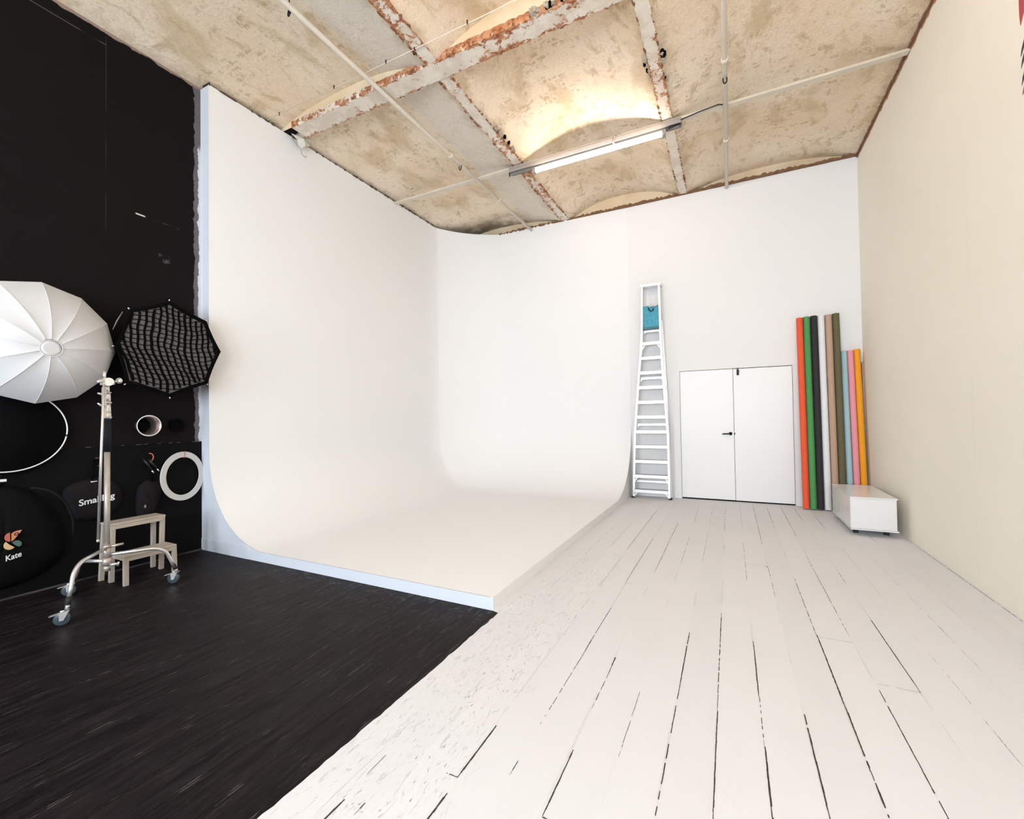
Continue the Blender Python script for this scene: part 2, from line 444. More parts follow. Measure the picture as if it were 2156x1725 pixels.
# open joints between the boards (x, y0, y1, width, continuity)
gaps = [(-.402, 1.64, 2.09, .0022, .7), (-.241, 1.0, 2.67, .0042, .72), (-.0765, 1.53, 2.1, .0048, .95), (-.0765, .9, 1.53, .0075, 1), (-.078, 2.1, 3.12, .0035, .6),
 (.088, 2.28, 2.82, .0055, 1), (.090, 1.95, 2.28, .003, .6), (.092, 1.62, 1.95, .0065, .9), (.094, 1.0, 1.62, .011, 1), (.254, 1.69, 2.23, .006, .92), (.256, 1.1, 1.69, .0085, 1),
 (.419, 2.35, 3.05, .0065, 1), (.420, 1.95, 2.35, .006, .9), (.421, 1.2, 1.95, .006, .8), (.415, 3.02, 4.05, .0035, .7), (.585, 1.75, 2.57, .0042, .75), (.747, 2.62, 3.40, .0038, .88),
 (.086, 3.8, 5.02, .0022, .45), (.252, 3.56, 4.25, .003, .5), (-.079, 2.49, 3.12, .003, .6), (-.087, 5.34, 6.64, .003, .5), (-.242, 2.3, 2.78, .0048, .8),
 (-.738, 2.33, 2.92, .0035, .85), (-.571, 2.25, 2.33, .006, 1), (-.912, 4.25, 6.17, .0042, .9), (-.746, 3.40, 4.75, .004, .95), (-.581, 3.71, 5.63, .0036, .85),
 (-.416, 5.63, 6.51, .003, .6), (-.4095, 4.05, 4.96, .0026, .6), (-.2455, 4.13, 4.71, .002, .7), (.250, 4.93, 7.02, .0036, .8), (.415, 5.58, 6.85, .0036, .65),
 (.585, 5.38, 7.06, .0036, .8), (.738, 6.25, 6.98, .003, .7), (.906, 5.84, 6.71, .003, .7), (.580, 3.09, 4.67, .003, .75), (.746, 4.05, 4.30, .003, .9),
 (.746, 2.87, 3.41, .0032, .8), (1.252, 5.38, 5.66, .002, .8), (-1.234, 3.68, 5.22, .002, .4), (-1.076, 4.26, 5.15, .002, .7), (-.913, 2.61, 3.03, .002, .4),
 (-.735, 1.66, 2.44, .0028, .6), (-.734, 1.41, 1.48, .003, 1), (-.569, 1.87, 2.33, .0032, .75), (-.5655, 1.31, 1.62, .0055, 1), (-.896, 1.32, 1.61, .0075, 1),
 (-.8915, .9, 1.25, .0075, .95), (-1.20, 1.19, 1.29, .003, .8), (-1.19, .8, 1.08, .0075, .95), (-1.117, 1.05, 1.10, .004, .9), (-.2435, 1.31, 1.33, .004, 1),
 (-.405, 1.0, 1.25, .004, .7), (1.553, 2.0, 5.6, .004, .75), (.912, 2.2, 3.1, .0014, .3), (1.08, 3.0, 4.6, .0014, .3),
 (-.912, 3.2, 4.0, .0016, .4), (-.247, 5.6, 6.6, .0022, .5), (.09, 5.5, 6.9, .002, .45)]
rg = random.Random(11)
for gx, y0, y1, w, cont in gaps:
    q = y0; ph = rg.uniform(0, 9)
    while q < y1:
        L = rg.uniform(.012, .05) if w > .002 else rg.uniform(.01, .03)
        L = min(L, y1 - q)
        if rg.random() < cont:
            fade = .45 + .55 * min(1, 6 * (q - y0) / (y1 - y0) + .2, 6 * (y1 - q) / (y1 - y0) + .2)
            w0 = w * fade * rg.uniform(.65, 1.1); w1 = w * fade * rg.uniform(.65, 1.1)
            dx = rg.uniform(-.0006, .0006)
            b.add([(gx - w0 / 2 + dx, q, .0007), (gx + w0 / 2 + dx, q, .0007), (gx + w1 / 2 + dx, q + L, .0007), (gx - w1 / 2 + dx, q + L, .0007)], [(0, 1, 2, 3)], 2)
            q += L
        else: q += L * .6
def hgap(x0, x1, y, w):
    n = 8
    for i in range(n):
        if rg.random() < .85:
            a = x0 + (x1 - x0) * i / n; c = x0 + (x1 - x0) * (i + 1) / n
            ww = w * rg.uniform(.6, 1.1)
            b.add([(a, y, .0007), (c, y, .0007), (c, y + ww, .0007), (a, y + ww, .0007)], [(0, 1, 2, 3)], 2)
hgap(-.943, -.895, 1.318, .004); hgap(-.5655, -.53, 1.305, .005); hgap(-.746, -.69, 3.39, .003); hgap(.572, .745, 2.62, .0015)
hgap(.09, .252, 4.25, .002); hgap(.235, .252, 4.22, .012); hgap(-.1, -.08, 4.69, .006); hgap(.42, .58, 3.03, .0016)
# peeled chips in the trodden strip
for k in range(110):
    cx = rg.gauss(-1.09, .09); cy = rg.uniform(1.0, 2.5) if rg.random() < .8 else rg.uniform(2.5, 4.6)
    if cx < -1.34: continue
    L = rg.uniform(.004, .022); w = rg.uniform(.001, .0028); a = rg.gauss(0, .35)
    dx, dy = math.sin(a) * L, math.cos(a) * L
    b.add([(cx, cy, .0007), (cx + w, cy, .0007), (cx + dx + w * .5, cy + dy, .0007), (cx + dx, cy + dy, .0007)], [(0, 1, 2, 3)], 2)
floor = struct(b.make('floor', [M['floor_white'], M['floor_black'], M['gap']], fix=False))
# (slot order: faces left of the border are black)
for p in floor.data.polygons:
    if p.material_index < 2: p.material_index = 1 - p.material_index

# walls
o = MB().box(-4.9, XR + .2, YB, YB + .2, 0, H).make('wall_back', M['wall_white']); struct(o)
o = MB().box(XR, XR + .2, YF - .2, YB + .2, 0, 5.4).make('wall_right', M['wall_cream']); struct(o)
o = MB().box(XL - .2, XL, YF - .2, YB + .2, 0, 5.4).make('wall_left', M['wall_black']); struct(o)
# wall behind the camera with three tall window openings
b = MB(); wins = [(-4.1, -2.7), (-2.1, -.7), (-.1, 1.2)]
edges = [XL] + [e for w in wins for e in w] + [XR]
for i in range(0, len(edges), 2): b.box(edges[i], edges[i + 1], YF - .2, YF, 0, 5.4)
for a, c in wins: b.box(a, c, YF - .2, YF, 0, .9); b.box(a, c, YF - .2, YF, 3.2, 5.4)
struct(b.make('wall_front', M['wall_white']))

# vaulted ceiling: three shallow brick vaults between steel beams, each closed by lunettes
XA0, XA1, XB0, XB1 = -2.56, -2.42, -.645, -.525
RISE = .27
b = MB()
def vz(x, x0, x1, rise=None):
    rise = .25 if -2.6 < x0 < -1 else .17
    w = (x1 - x0) / 2; R = (w * w + rise * rise) / (2 * rise); d = x - (x0 + x1) / 2
    return H + math.sqrt(max(R * R - d * d, 0)) - (R - rise)
rv = random.Random(5)
for x0, x1 in ((XL - .02, XA0 + .01), (XA1 - .01, XB0 + .01), (XB1 - .01, XR + .02)):
    for y0, y1 in ((YF - .1, 3.385), (3.56, YB + .05)):
        n = 28; m_ = 40
        def f(u, v, x0=x0, x1=x1, y0=y0, y1=y1):
            x = x0 + (x1 - x0) * u; yv = y0 + (y1 - y0) * v
            wob = .012 * math.sin(3.1 * x + 1.3 * yv) * math.sin(PI * u)
            return (x, yv, vz(x, x0, x1) + wob)
        b.grid(f, n, m_, 0)
        for ye in (y0 + .002, y1 - .002):
            def g(u, v, x0=x0, x1=x1, ye=ye):
                x = x0 + (x1 - x0) * u; return (x, ye, H + .004 + v * (vz(x, x0, x1) - H + .03))
            b.grid(g, n, 4, 1)
struct(b.make('ceiling', [M['ceiling'], M['lunette']], fix=False))
struct(MB().box(XL - .2, XR + .2, YF - .2, YB + .2, 5.05, 5.4).make('light_block_slab', M['slab']))  # unseen slab added to stop sky light leaking in between the vaults

# steel beams (bottom flanges, torn plaster edges)
def flange(name, mat, x0, x1, y0, y1, z, run):
    """a bottom flange with nibbled edges, closed up to the vault springing"""
    b = MB(); r = random.Random(hash(name) % 97 + int(abs(x0) * 100) + int(y0 * 10)); r = random.Random(int(abs(x0 * 1000)) + int(y0 * 7))
    L = (x1 - x0) if run == 0 else (y1 - y0); n = max(8, int(L / .035)); vs = []
    for i in range(n + 1):
        t = i / n; e0 = r.uniform(-.008, .006); e1 = r.uniform(-.006, .008)
        if run == 0: x = x0 + (x1 - x0) * t; P = [(x, y0 + e0, H + .06), (x, y0 + e0, z), (x, y1 + e1, z), (x, y1 + e1, H + .06)]
        else: y = y0 + (y1 - y0) * t; P = [(x0 + e0, y, H + .06), (x0 + e0, y, z), (x1 + e1, y, z), (x1 + e1, y, H + .06)]
        vs += P
    fs = [(i * 4 + k, (i + 1) * 4 + k, (i + 1) * 4 + k + 1, i * 4 + k + 1) for i in range(n) for k in range(3)]
    b.add(vs, fs); b.f.append((3, 2, 1, 0)); b.f.append(tuple(n * 4 + k for k in range(4))); b.mi += [0, 0]; b.sm += [False] * 2
    return struct(b.make(name, mat))
flange('ceiling_beam', m_rust_beam(0, 3.475, .10, .54), -4.48, XR, 3.375, 3.575, H - .012, 0)
flange('ceiling_beam', m_rust_beam(1, -2.485, .07, .70), XA0, XA1, YF, 3.375, H - .003, 1)
flange('ceiling_beam', m_rust_beam(1, -2.485, .07, .68), XA0 + .01, XA1, 3.575, YB, H - .003, 1)
flange('ceiling_beam', m_rust_beam(1, -.585, .06, .52), XB0, XB1, YF, 3.375, H - .003, 1)
flange('ceiling_beam', m_rust_beam(1, -.585, .06, .42), XB0, XB1, 3.575, YB, H - .003, 1)
# crumbly dark crevice beside the beams: short broken plaster lips
def lips(x0, x1, y0, y1, n, seed, run):
    b = MB(); r = random.Random(seed)
    for k in range(n):
        t = r.random(); L = r.uniform(.015, .06); w = r.uniform(.004, .013); d = r.choice((-1, 1)) * w / 2
        if run == 1: x = r.choice((x0, x1)); y = y0 + (y1 - y0) * t; pts = [(x - w, y), (x + w * .3, y + L * .2), (x + w, y + L * .7), (x, y + L), (x - w * .7, y + L * .6)]
        else: y = r.choice((y0, y1)); x = x0 + (x1 - x0) * t; pts = [(x, y - w), (x + L * .3, y + w * .3), (x + L, y), (x + L * .6, y + w), (x + L * .1, y + w * .6)]
        z = H - .006 - r.uniform(.0, .008)
        b.prism([(p[0], p[1], z) for p in pts], (0, 0, .03))
    return b
b = lips(XA0, XA1, .5, 3.3, 34, 1, 1)
for args in ((XA0, XA1, 3.6, 7.0, 60, 2, 1), (XB0, XB1, 2.8, 7.0, 46, 3, 1), (-4.4, 1.4, 3.372, 3.578, 60, 4, 0)):
    q = lips(*args); b.add(q.v, q.f)
struct(b.make('trim_1', plain('rusty_plaster_lip', (.22, .095, .045), .95, vary=.7, scale=9)))
# broken-out plaster beside the flanges: lumps and dark holes
b = MB(); r = random.Random(12)
for (cx_, cy_, n_, sp) in ((XB0 - .02, 4.40, 7, .14), (XB1 + .02, 4.25, 9, .20), (XB1 + .015, 4.62, 3, .06), (XA1 + .02, 4.55, 6, .10), (XA1 + .02, 4.85, 8, .16), (XA0 - .01, 3.15, 5, .08), (-1.42, 3.37, 9, .10), (-1.15, 3.365, 9, .16), (-.9, 3.36, 6, .10)):
    for k in range(n_):
        if cy_ < 3.5 and cx_ > -2: x, y = cx_ + r.uniform(-sp, sp), cy_ + r.uniform(-.03, .01)
        else: x, y = cx_ + r.uniform(-.02, .02), cy_ + r.uniform(-sp, sp)
        q = r.uniform(.008, .026); z = H + .004 - r.uniform(0, .012)
        pts = [(x + q * r.uniform(.6, 1.2) * math.cos(a), y + q * 1.3 * r.uniform(.6, 1.2) * math.sin(a), z + r.uniform(-.006, .006)) for a in [2 * PI * i / 7 for i in range(7)]]
        b.prism(pts, (0, 0, .04), 0 if r.random() < .6 else 1)
struct(b.make('trim_7', [plain('broken_plaster', (.45, .38, .29), .95, vary=.5, scale=30, bump=.8), M['void']]))
# bare brick edge where the vaults meet the walls
def edge_strip(name, P0, P1, inn, h0, h1, depth, mat, seed, z0=H):
    b = MB(); r = random.Random(seed); P0, P1, inn = Vector(P0), Vector(P1), Vector(inn)
    n = int((P1 - P0).length / .03); vs = []
    for i in range(n + 1):
        p = P0.lerp(P1, i / n); dn = h0 * r.uniform(.55, 1.15); up = h1 * r.uniform(.5, 1.3); dp = depth * r.uniform(.6, 1.1)
        for off, zz in ((0, -dn), (dp, -dn), (dp, up), (0, up)): q = p + inn * off; vs.append((q.x, q.y, z0 + zz))
    fs = [(i * 4 + k, (i + 1) * 4 + k, (i + 1) * 4 + k + 1, i * 4 + k + 1) for i in range(n) for k in range(3)]
    b.add(vs, fs); return struct(b.make(name, mat))
edge_strip('trim_2', (-3.8, YB + .002, H), (XR, YB + .002, H), (0, -1, 0), .004, .04, .035, M['brown_edge'], 21, H - .01)
edge_strip('trim_3', (XR + .002, YF, H), (XR + .002, YB, H), (-1, 0, 0), .012, .022, .02, M['brown_edge'], 22, H - .01)
edge_strip('trim_4', (XC + .002 - .14, YP, H), (XC - .138, 6.4, H), (1, 0, 0), .002, .016, .155, M['brown_thin'], 23, H - .004)
# lower black boarding on the dark wall, with a chipped top edge
b = MB().box(XL - .002, XL + .012, YF, YP - .002, .0, 1.082)
r = random.Random(8)
for k in range(26):
    y = r.uniform(2.0, 2.52) if k < 20 else r.uniform(1.2, 2.0)
    b.box(XL + .004, XL + .0135, y, y + r.uniform(.004, .05), 1.079, 1.0835, 1)
struct(b.make('trim_5', [plain('black_boarding', (.003, .0026, .003), .75, vary=.3, scale=5, spec=.12), plain('chipped_edge', (.10, .095, .09), .8)]))
b = MB(); r = random.Random(9); vs = []; n = 60
for i in range(n + 1):
    y = YF + (YP - YF) * i / n; vs += [(XL, y, .012), (XL + .022 + r.uniform(-.004, .006), y, .012), (XL + .022 + r.uniform(-.004, .006), y, 0)]
b.add(vs, [(i * 3 + k, i * 3 + 3 + k, i * 3 + 4 + k, i * 3 + 1 + k) for i in range(n) for k in range(2)])
struct(b.make('baseboard_left', plain('scuffed_floor_edge', (.035, .03, .03), .7, vary=.6, scale=20)))

# ================================================================== double door in the far wall
def casing():
    b = MB(); y0 = YB - .022
    b.prism([(-.79, y0, 0), (-.79, y0, 2.055), (.862, y0, 2.055), (.862, y0, 0), (.781, y0, 0), (.781, y0, 1.946), (-.690, y0, 1.946), (-.690, y0, 0)], (0, .022, 0))
    return b.make('trim_6', M['wall_white'], )
struct(casing())
struct(MB().box(-.70, .79, YB - .006, YB + .001, 0, 1.96).make('door_reveal', M['void']))
d1 = struct(MB().box(-.684, .0405, YB - .034, YB - .008, .022, 1.938).make('door_1', M['door'], bevel=.0015))
d2 = struct(MB().box(.0455, .775, YB - .034, YB - .008, .020, 1.936).make('door_2', M['door'], bevel=.0015))
b = MB().lathe((-.006, YB - .034, .992), (0, -1, 0), [(0, .024), (.010, .024), (.012, .019), (.04, .019), (.045, .0)], 24)
b.tube([(-.006, YB - .072, .992), (-.03, YB - .075, .991), (-.115, YB - .075, .988)], [.011, .010, .009], 12)
b.make('door_handle', M['black_metal'], d1)['label'] = 'black lever handle'
b = MB().box(.090, .122, YB - .046, YB - .034, 1.855, 1.925).tube([(.106, YB - .052, 1.875), (.106, YB - .052, 1.950)], .006, 10)
b.box(.100, .127, YB - .060, YB - .046, 1.893, 1.905).lathe((.106, YB - .034, 1.855), (0, -1, 0), [(0, .016), (.012, .016), (.012, 0)], 16)
b.make('door_bolt', M['black_metal'], d2, bevel=.001)['label'] = 'black sliding bolt at the top'
MB().box(.046, .056, YB - .038, YB - .034, .975, 1.005).make('strike_plate', M['black_metal'], d2)

# ================================================================== white infinity cove
cove = thing('infinity_cove', ((XC + XP) / 2, YP, 0), 'huge white curved photo cove filling the left corner, on a low raised platform', 'studio backdrop')
RL, RB, NC = .87, 1.08, 18
wallpts = []; toes = []
yb = YB - .03
for i in range(13):
    y = YP + (6.36 - YP) * i / 12; wallpts.append((XC, y)); toes.append((XC + RL, min(y, yb - RB), ))
cx, cy, cr = -3.77, 6.36, .84
for i in range(1, 24):
    a = PI - (PI / 2) * i / 24
    ax, ay = cx + .87 * math.cos(a), cy + (yb - 6.36) * math.sin(a)
    t = i / 24; lx, ly = XC + (cx - XC) * t, 6.36 + (yb - 6.36) * t
    k = .42
    wallpts.append((lx + (ax - lx) * k, ly + (ay - ly) * k)); toes.append((XC + RL, yb - RB))
for i in range(11):
    x = cx + (XP - cx) * i / 10; wallpts.append((x, yb + .028 * (i / 10) ** 2)); toes.append((max(x, XC + RL), yb - RB))
vs = []; nprof = NC + 1 + 8
for s_, ((wx, wy), (tx, ty)) in enumerate(zip(wallpts, toes)):
    R_ = RL if s_ <= 12 else (RB if s_ > 35 else RL + (RB - RL) * (s_ - 12) / 23)
    for k in range(NC + 1):
        a = (PI / 2) * k / NC
        vs.append((tx + (wx - tx) * math.sin(a), ty + (wy - ty) * math.sin(a), PL + R_ * (1 - math.cos(a))))
    for k in range(1, 9): vs.append((wx, wy, PL + R_ + (H - PL - R_) * k / 8))
b = MB(); ns = len(wallpts)
b.add(vs, [(i * nprof + k, (i + 1) * nprof + k, (i + 1) * nprof + k + 1, i * nprof + k + 1) for i in range(ns - 1) for k in range(nprof - 1)], 0, True)
b.add([(XC + RL, YP, PL), (XP, YP, PL), (XP, yb - RB, PL), (XC + RL, yb - RB, PL)], [(0, 1, 2, 3)], 0, True)
b.make('curved_backdrop', M['cove'], cove, fix=False)
# front kick edge, right kick edge, end panels
MB().box(XC + .5, XP, YP - .004, YP - .0005, 0, PL - .001).make('front_edge', M['cove_edge'], cove)['label'] = 'white front edge with cool daylight put into its colour'
MB().box(XP - .02, XP + .004, YP, YB - 1.0, 0, PL - .0005).make('side_edge', M['cove'], cove)
poly = [(XL + .001, YP, 0), (XL + .001, YP, H - .01), (XC - .004, YP, H - .01)]
for k in range(NC, -1, -1):
    a = (PI / 2) * k / NC; poly.append((XC + RL - (RL + .004) * math.sin(a), YP, PL - .004 + (RL) * (1 - math.cos(a))))
poly.append((XC + RL, YP, 0)) if False else poly.append((XC + RL, YP, 0))
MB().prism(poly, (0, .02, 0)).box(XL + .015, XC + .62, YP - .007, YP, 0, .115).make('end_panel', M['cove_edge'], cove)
poly = [(XP, YB - .001, 0), (XP, YB - .001, PL + RB + .3), (XP, yb + .028, PL + RB + .3)]
for k in range(NC, -1, -1):
    a = (PI / 2) * k / NC; poly.append((XP, yb - RB + (RB + .028) * math.sin(a) + .003, PL - .003 + RB * (1 - math.cos(a))))
poly.append((XP, yb - RB, 0))
MB().prism(poly, (-.02, 0, 0)).make('end_panel', M['cove'], cove)

# ================================================================== ceiling services
def pipe(x, y0, y1, z, r, label, cy):
    t = thing('ceiling_pipe', (x, y1, z), label, 'pipe', None)
    MB().tube([(x, y0, z), (x, 3.2, z), (x, 3.45, z - .0), (x, y1, z)], r, 14).make('pipe_run', M['pipe'], t)
    for c in (cy - .25, 5.9): MB().tube([(x, c, z), (x, c + .05, z)], r * 1.35, 14).make('coupling', M['pipe'], t)
    b = MB(); P = [(x + .035 * math.cos(a) * .5, cy + .01 * math.sin(a), z - .035 + .045 * math.sin(a)) for a in [2 * PI * k / 16 for k in range(16)]]
    b.tube(P, .006, 8, closed=True); b.make('hook', M['black_metal'], t)['label'] = 'small dark ring hook'
    return t
pipe(-3.13, YF + .02, YB - .01, H - .048, .024, 'long cream ceiling pipe running over the white cove towards the far wall', 4.85)
pipe(.019, YF + .02, YB - .01, H - .048, .024, 'long cream ceiling pipe on the right, in line with the double door', 4.80)
# extra hook where the photo shows a second dark ring
t = thing('ceiling_hook', (-3.17, 2.37, H - .02), 'dark metal hook on the ceiling by the near end of the left pipe', 'hook')
MB().tube([(-3.17 + .012 * math.cos(a), 2.37 + .02 * math.sin(a) * .4, H - .05 + .04 * math.sin(a)) for a in [2 * PI * k / 16 for k in range(16)]], .007, 8, closed=True).tube([(-3.17, 2.37, H - .012), (-3.17, 2.37, H + .2)], .005, 8).make('ring', M['black_metal'], t)
# flat tie bar across the vaults
b = MB(); b.box(-4.63, XR - .001, 5.27, 5.335, H - .038, H - .012)
tag(b.make('tie_bar', M['tie'], bevel=.003), 'pale flat tie bar crossing the ceiling above the lit lamp', 'bar')
# thin wire with clips
b = MB(); b.tube([(-4.60, 3.155, H - .012), (-2.5, 3.165, H - .012), (-.6, 3.17, H - .012), (XR - .005, 3.17, H - .012)], .0035, 8)
w = tag(b.make('ceiling_wire', M['pipe']), 'thin cream wire crossing the ceiling in front of the rusty cross beam', 'wire')
for x in (-4.40, -3.55, -2.86, -2.52, -1.95):
    MB().tube([(x, 3.158, H + .01), (x, 3.158, H - .022)], .006, 8).make('clip', M['black_metal'], w)

# batten lamp
lamp = thing('ceiling_lamp', (-1.45, 5.24, H - .04), 'long lit strip lamp hanging under a grey metal tray on the ceiling', 'lamp')
z0, yt = 4.590, 5.302
b = MB()
b.box(-2.61, -.43, yt - .055, yt - .048, z0 - .005, z0 + .055); b.box(-2.61, -.43, yt + .048, yt + .055, z0 - .005, z0 + .055)
b.box(-2.61, -.43, yt - .055, yt + .055, z0 + .046, z0 + .052)
b.make('cable_tray', M['tray_lite'], lamp)
MB().box(-2.62, -.46, yt - .030, yt + .012, z0 - .022, z0 + .012).make('channel', M['tray'], lamp)
MB().tube([(-2.615, yt - .03, z0 + .02), (-2.615, yt - .03, z0 - .05)], .008, 8).make('end_fixing', M['black_metal'], lamp)
MB().tube([(-.44, yt - .035, z0 - .0), (-.60, yt - .035, z0 - .028)], .013, 10).make('end_fixing', M['black_metal'], lamp)
P = [(-1.16, yt - .065, z0 + .06), (-1.19, yt - .085, z0 + .03), (-1.20, yt - .085, z0 - .02), (-1.19, yt - .065, z0 - .035), (-1.18, yt - .03, z0 - .03)]
MB().tube(P, .010, 10).make('cable', M['tray'], lamp)
MB().box(-2.25, -.60, 5.256, 5.296, 4.520, 4.560).make('housing', M['white_plastic'], lamp, bevel=.004)
MB().tube([(-2.205, 5.224, 4.487), (-.634, 5.220, 4.487)], .021, 20).make('diffuser', M['tube_on'], lamp)['label'] = 'glowing tube'
for x0, x1 in ((-2.245, -2.206), (-.633, -.600)): MB().box(x0, x1, 5.192, 5.262, 4.462, 4.520).make('end_cap', M['tray_lite'], lamp, bevel=.003)
def add_fill_lamp(dx, dy, label):  # unseen fill lamps added to brighten the room, copied from the lit one
    r = lamp.copy(); COL.objects.link(r); r.location = lamp.location + Vector((dx, dy, 0)); tag(r, label, 'lamp', 'strip lamps under the vaults')
    ORG[r.name] = Vector(r.location)
    for ch in list(lamp.children):
        if ch.name.startswith('cable') and 'tray' not in ch.name: continue
        c = ch.copy(); COL.objects.link(c); c.parent = r
    for x in (-2.3, -.75): MB().tube([(x + dx, yt + dy, 4.64), (x + dx, yt + dy, 4.95)], .006, 8).make('hanging_rod', M['tray'], r)
lamp['group'] = 'strip lamps under the vaults'
add_fill_lamp(0, -3.02, 'added fill strip lamp under the middle vault, on the near side of the rusty cross beam')
add_fill_lamp(2.0, -2.25, 'added fill strip lamp under the right vault beside the cream wall')
b = MB().tube([(-.44, 5.25, H - .07), (-.25, 5.235, H - .05), (-.05, 5.23, H - .035), (.015, 5.24, H - .05)], .006, 8)
tag(b.make('power_cable', M['black_metal']), 'dark cable running from the lamp tray to the right ceiling pipe', 'cable')

# torn plaster scrap with bent wire at the end of the cross beam
t = thing('plaster_scrap', (-4.58, 3.58, 4.60), 'crumpled pale plaster scrap hanging at the left end of the rusty cross beam', 'plaster scrap')
b = MB()
b.add([(-4.60, 3.46, 4.69), (-4.52, 3.56, 4.66), (-4.60, 3.70, 4.70), (-4.56, 3.50, 4.63), (-4.54, 3.60, 4.60), (-4.58, 3.55, 4.54), (-4.56, 3.68, 4.64), (-4.6, 3.62, 4.70), (-4.50, 3.66, 4.69)],
      [(0, 1, 3), (3, 1, 4), (3, 4, 5), (1, 2, 6), (1, 6, 4), (1, 8, 2), (0, 7, 1)])
b.make('scrap', M['plaster_scrap'], t, solid=.006)
MB().tube([(-4.59, 3.45, 4.67), (-4.58, 3.46, 4.61), (-4.57, 3.56, 4.55), (-4.57, 3.57, 4.50), (-4.57, 3.62, 4.475), (-4.56, 3.63, 4.50)], .0035, 6).make('bent_wire', M['tray'], t)

# ================================================================== step ladder (folded, leaning on the far wall)
lad = thing('step_ladder', (-1.11, 7.0, 0), 'tall aluminium step ladder standing folded against the far white wall', 'ladder')
ZT = 3.30
def rail(z, side):           # centre line of front rails
    t = z / ZT; xb, xt = (-1.385, -1.213) if side < 0 else (-.838, -.940)
    # rails splay out; upper third is almost straight
    zz = [0, 1.0, 1.95, 2.4, 3.3]; L = [-1.385, -1.352, -1.275, -1.228, -1.214]; R_ = [-.835, -.842, -.905, -.925, -.940]
    A = L if side < 0 else R_
    for i in range(4):
        if z <= zz[i + 1]: f = (z - zz[i]) / (zz[i + 1] - zz[i]); return A[i] + (A[i + 1] - A[i]) * f
    return A[-1]
yf = lambda z: 6.985 + .095 * z / ZT
yr = lambda z: 7.075 + .070 * z / ZT
for s_ in (-1, 1):
    b = MB(); zs = [.02, .5, 1.0, 1.5, 1.95, 2.4, 2.8, ZT]
    for a_, c_ in zip(zs, zs[1:]):
        A, Bq = Vector((rail(a_, s_), yf(a_), a_)), Vector((rail(c_, s_), yf(c_), c_))
        b.beam(A, Bq, .006, .075, (0, 1, 0)).beam(A + Vector((0.012 * -s_, -.034, 0)), Bq + Vector((.012 * -s_, -.034, 0)), .026, .005, (0, 1, 0)).beam(A + Vector((.012 * -s_, .034, 0)), Bq + Vector((.012 * -s_, .034, 0)), .026, .005, (0, 1, 0))
    b.make('front_rail', M['alu'], lad)
    b = MB()
    for a_, c_ in ((.03, 1.5), (1.5, 2.75)):
        b.beam((rail(a_, s_) + .0 * s_, yr(a_), a_), (rail(c_, s_) * 1 + .0, yr(c_), c_), .028, .028, (0, 1, 0))
    b.make('rear_rail', M['alu'], lad)
    MB().box(rail(0, s_) - .022, rail(0, s_) + .022, yf(0) - .045, yf(0) + .04, 0, .022).make('foot', M['rubber'], lad)
for k in range(11):
    z = .107 + .2285 * k; x0, x1 = rail(z, -1) + .004, rail(z, 1) - .004; y = yf(z)
    st = MB().box(x0, x1, y - .04, y + .045, z + .016, z + .022).box(x0, x1, y - .043, y - .037, z - .022, z + .022).make('step', M['alu'], lad)
    MB().box(x0 + .01, x1 - .01, y - .032, y + .04, z + .022, z + .026).make('tread_grip', M['alu_dark'], st)
def brace(z, y, up=False, dz=.055, dx=.06):
    x0, x1 = rail(z, -1), rail(z, 1)
    for a_, c_ in ((x0 + dx, x0 + .004), (x1 - dx, x1 - .004)):
        MB().beam((a_, y, z), (c_, y, z - dz), .016, .006, (0, 1, 0)).make('step_brace', M['alu'], lad)
for k in (0, 1, 10): z = .107 + .2285 * k; brace(z - .018, yf(z) - .036, dz=.09)
for z in (.245, 1.13, 1.855, 2.595):
    x0, x1 = rail(z, -1), rail(z, 1); b = MB(); brace(z, yr(z) - .012)
    b.box(x0, x1, yr(z) - .02, yr(z) + .01, z - .014, z + .018); b.make('rear_bar', M['alu'], lad)
MB().box(rail(3.3, -1) - .018, rail(3.3, 1) + .018, yf(3.3) - .05, yr(3.3) + .035, 3.285, 3.325).make('top_cap', M['alu'], lad, bevel=.003)
sh = MB().box(-1.195, -.955, yf(2.75) - .02, yf(2.75) + .015, 2.645, 2.985)
sh.box(-1.205, -.945, yf(2.7) - .035, yf(2.7) + .03, 2.615, 2.65, 1)
sh.make('tool_tray', [M['teal'], M['teal_dark']], lad, bevel=.004)['label'] = 'teal folded tool tray'
b = MB(); r = random.Random(4)
b.tube([(-1.10, 7.03, 2.955), (-1.06, 7.02, 2.985), (-1.0, 7.02, 2.975), (-.965, 7.03, 2.98)], [.012, .022, .02, .008], 10)
tag(b.make('rag', M['cloth_pale']), 'pale folded rag tucked behind the teal tray of the ladder', 'rag')
b = MB().tube([(-1.105, 7.03, 2.96), (-1.11, 7.025, 2.925), (-1.075, 7.022, 2.895), (-1.045, 7.024, 2.90), (-1.03, 7.026, 2.93)], .008, 8)
tag(b.make('cord_loop', M['black_metal']), 'dark cord loop hanging over the top of the teal ladder tray', 'cord')

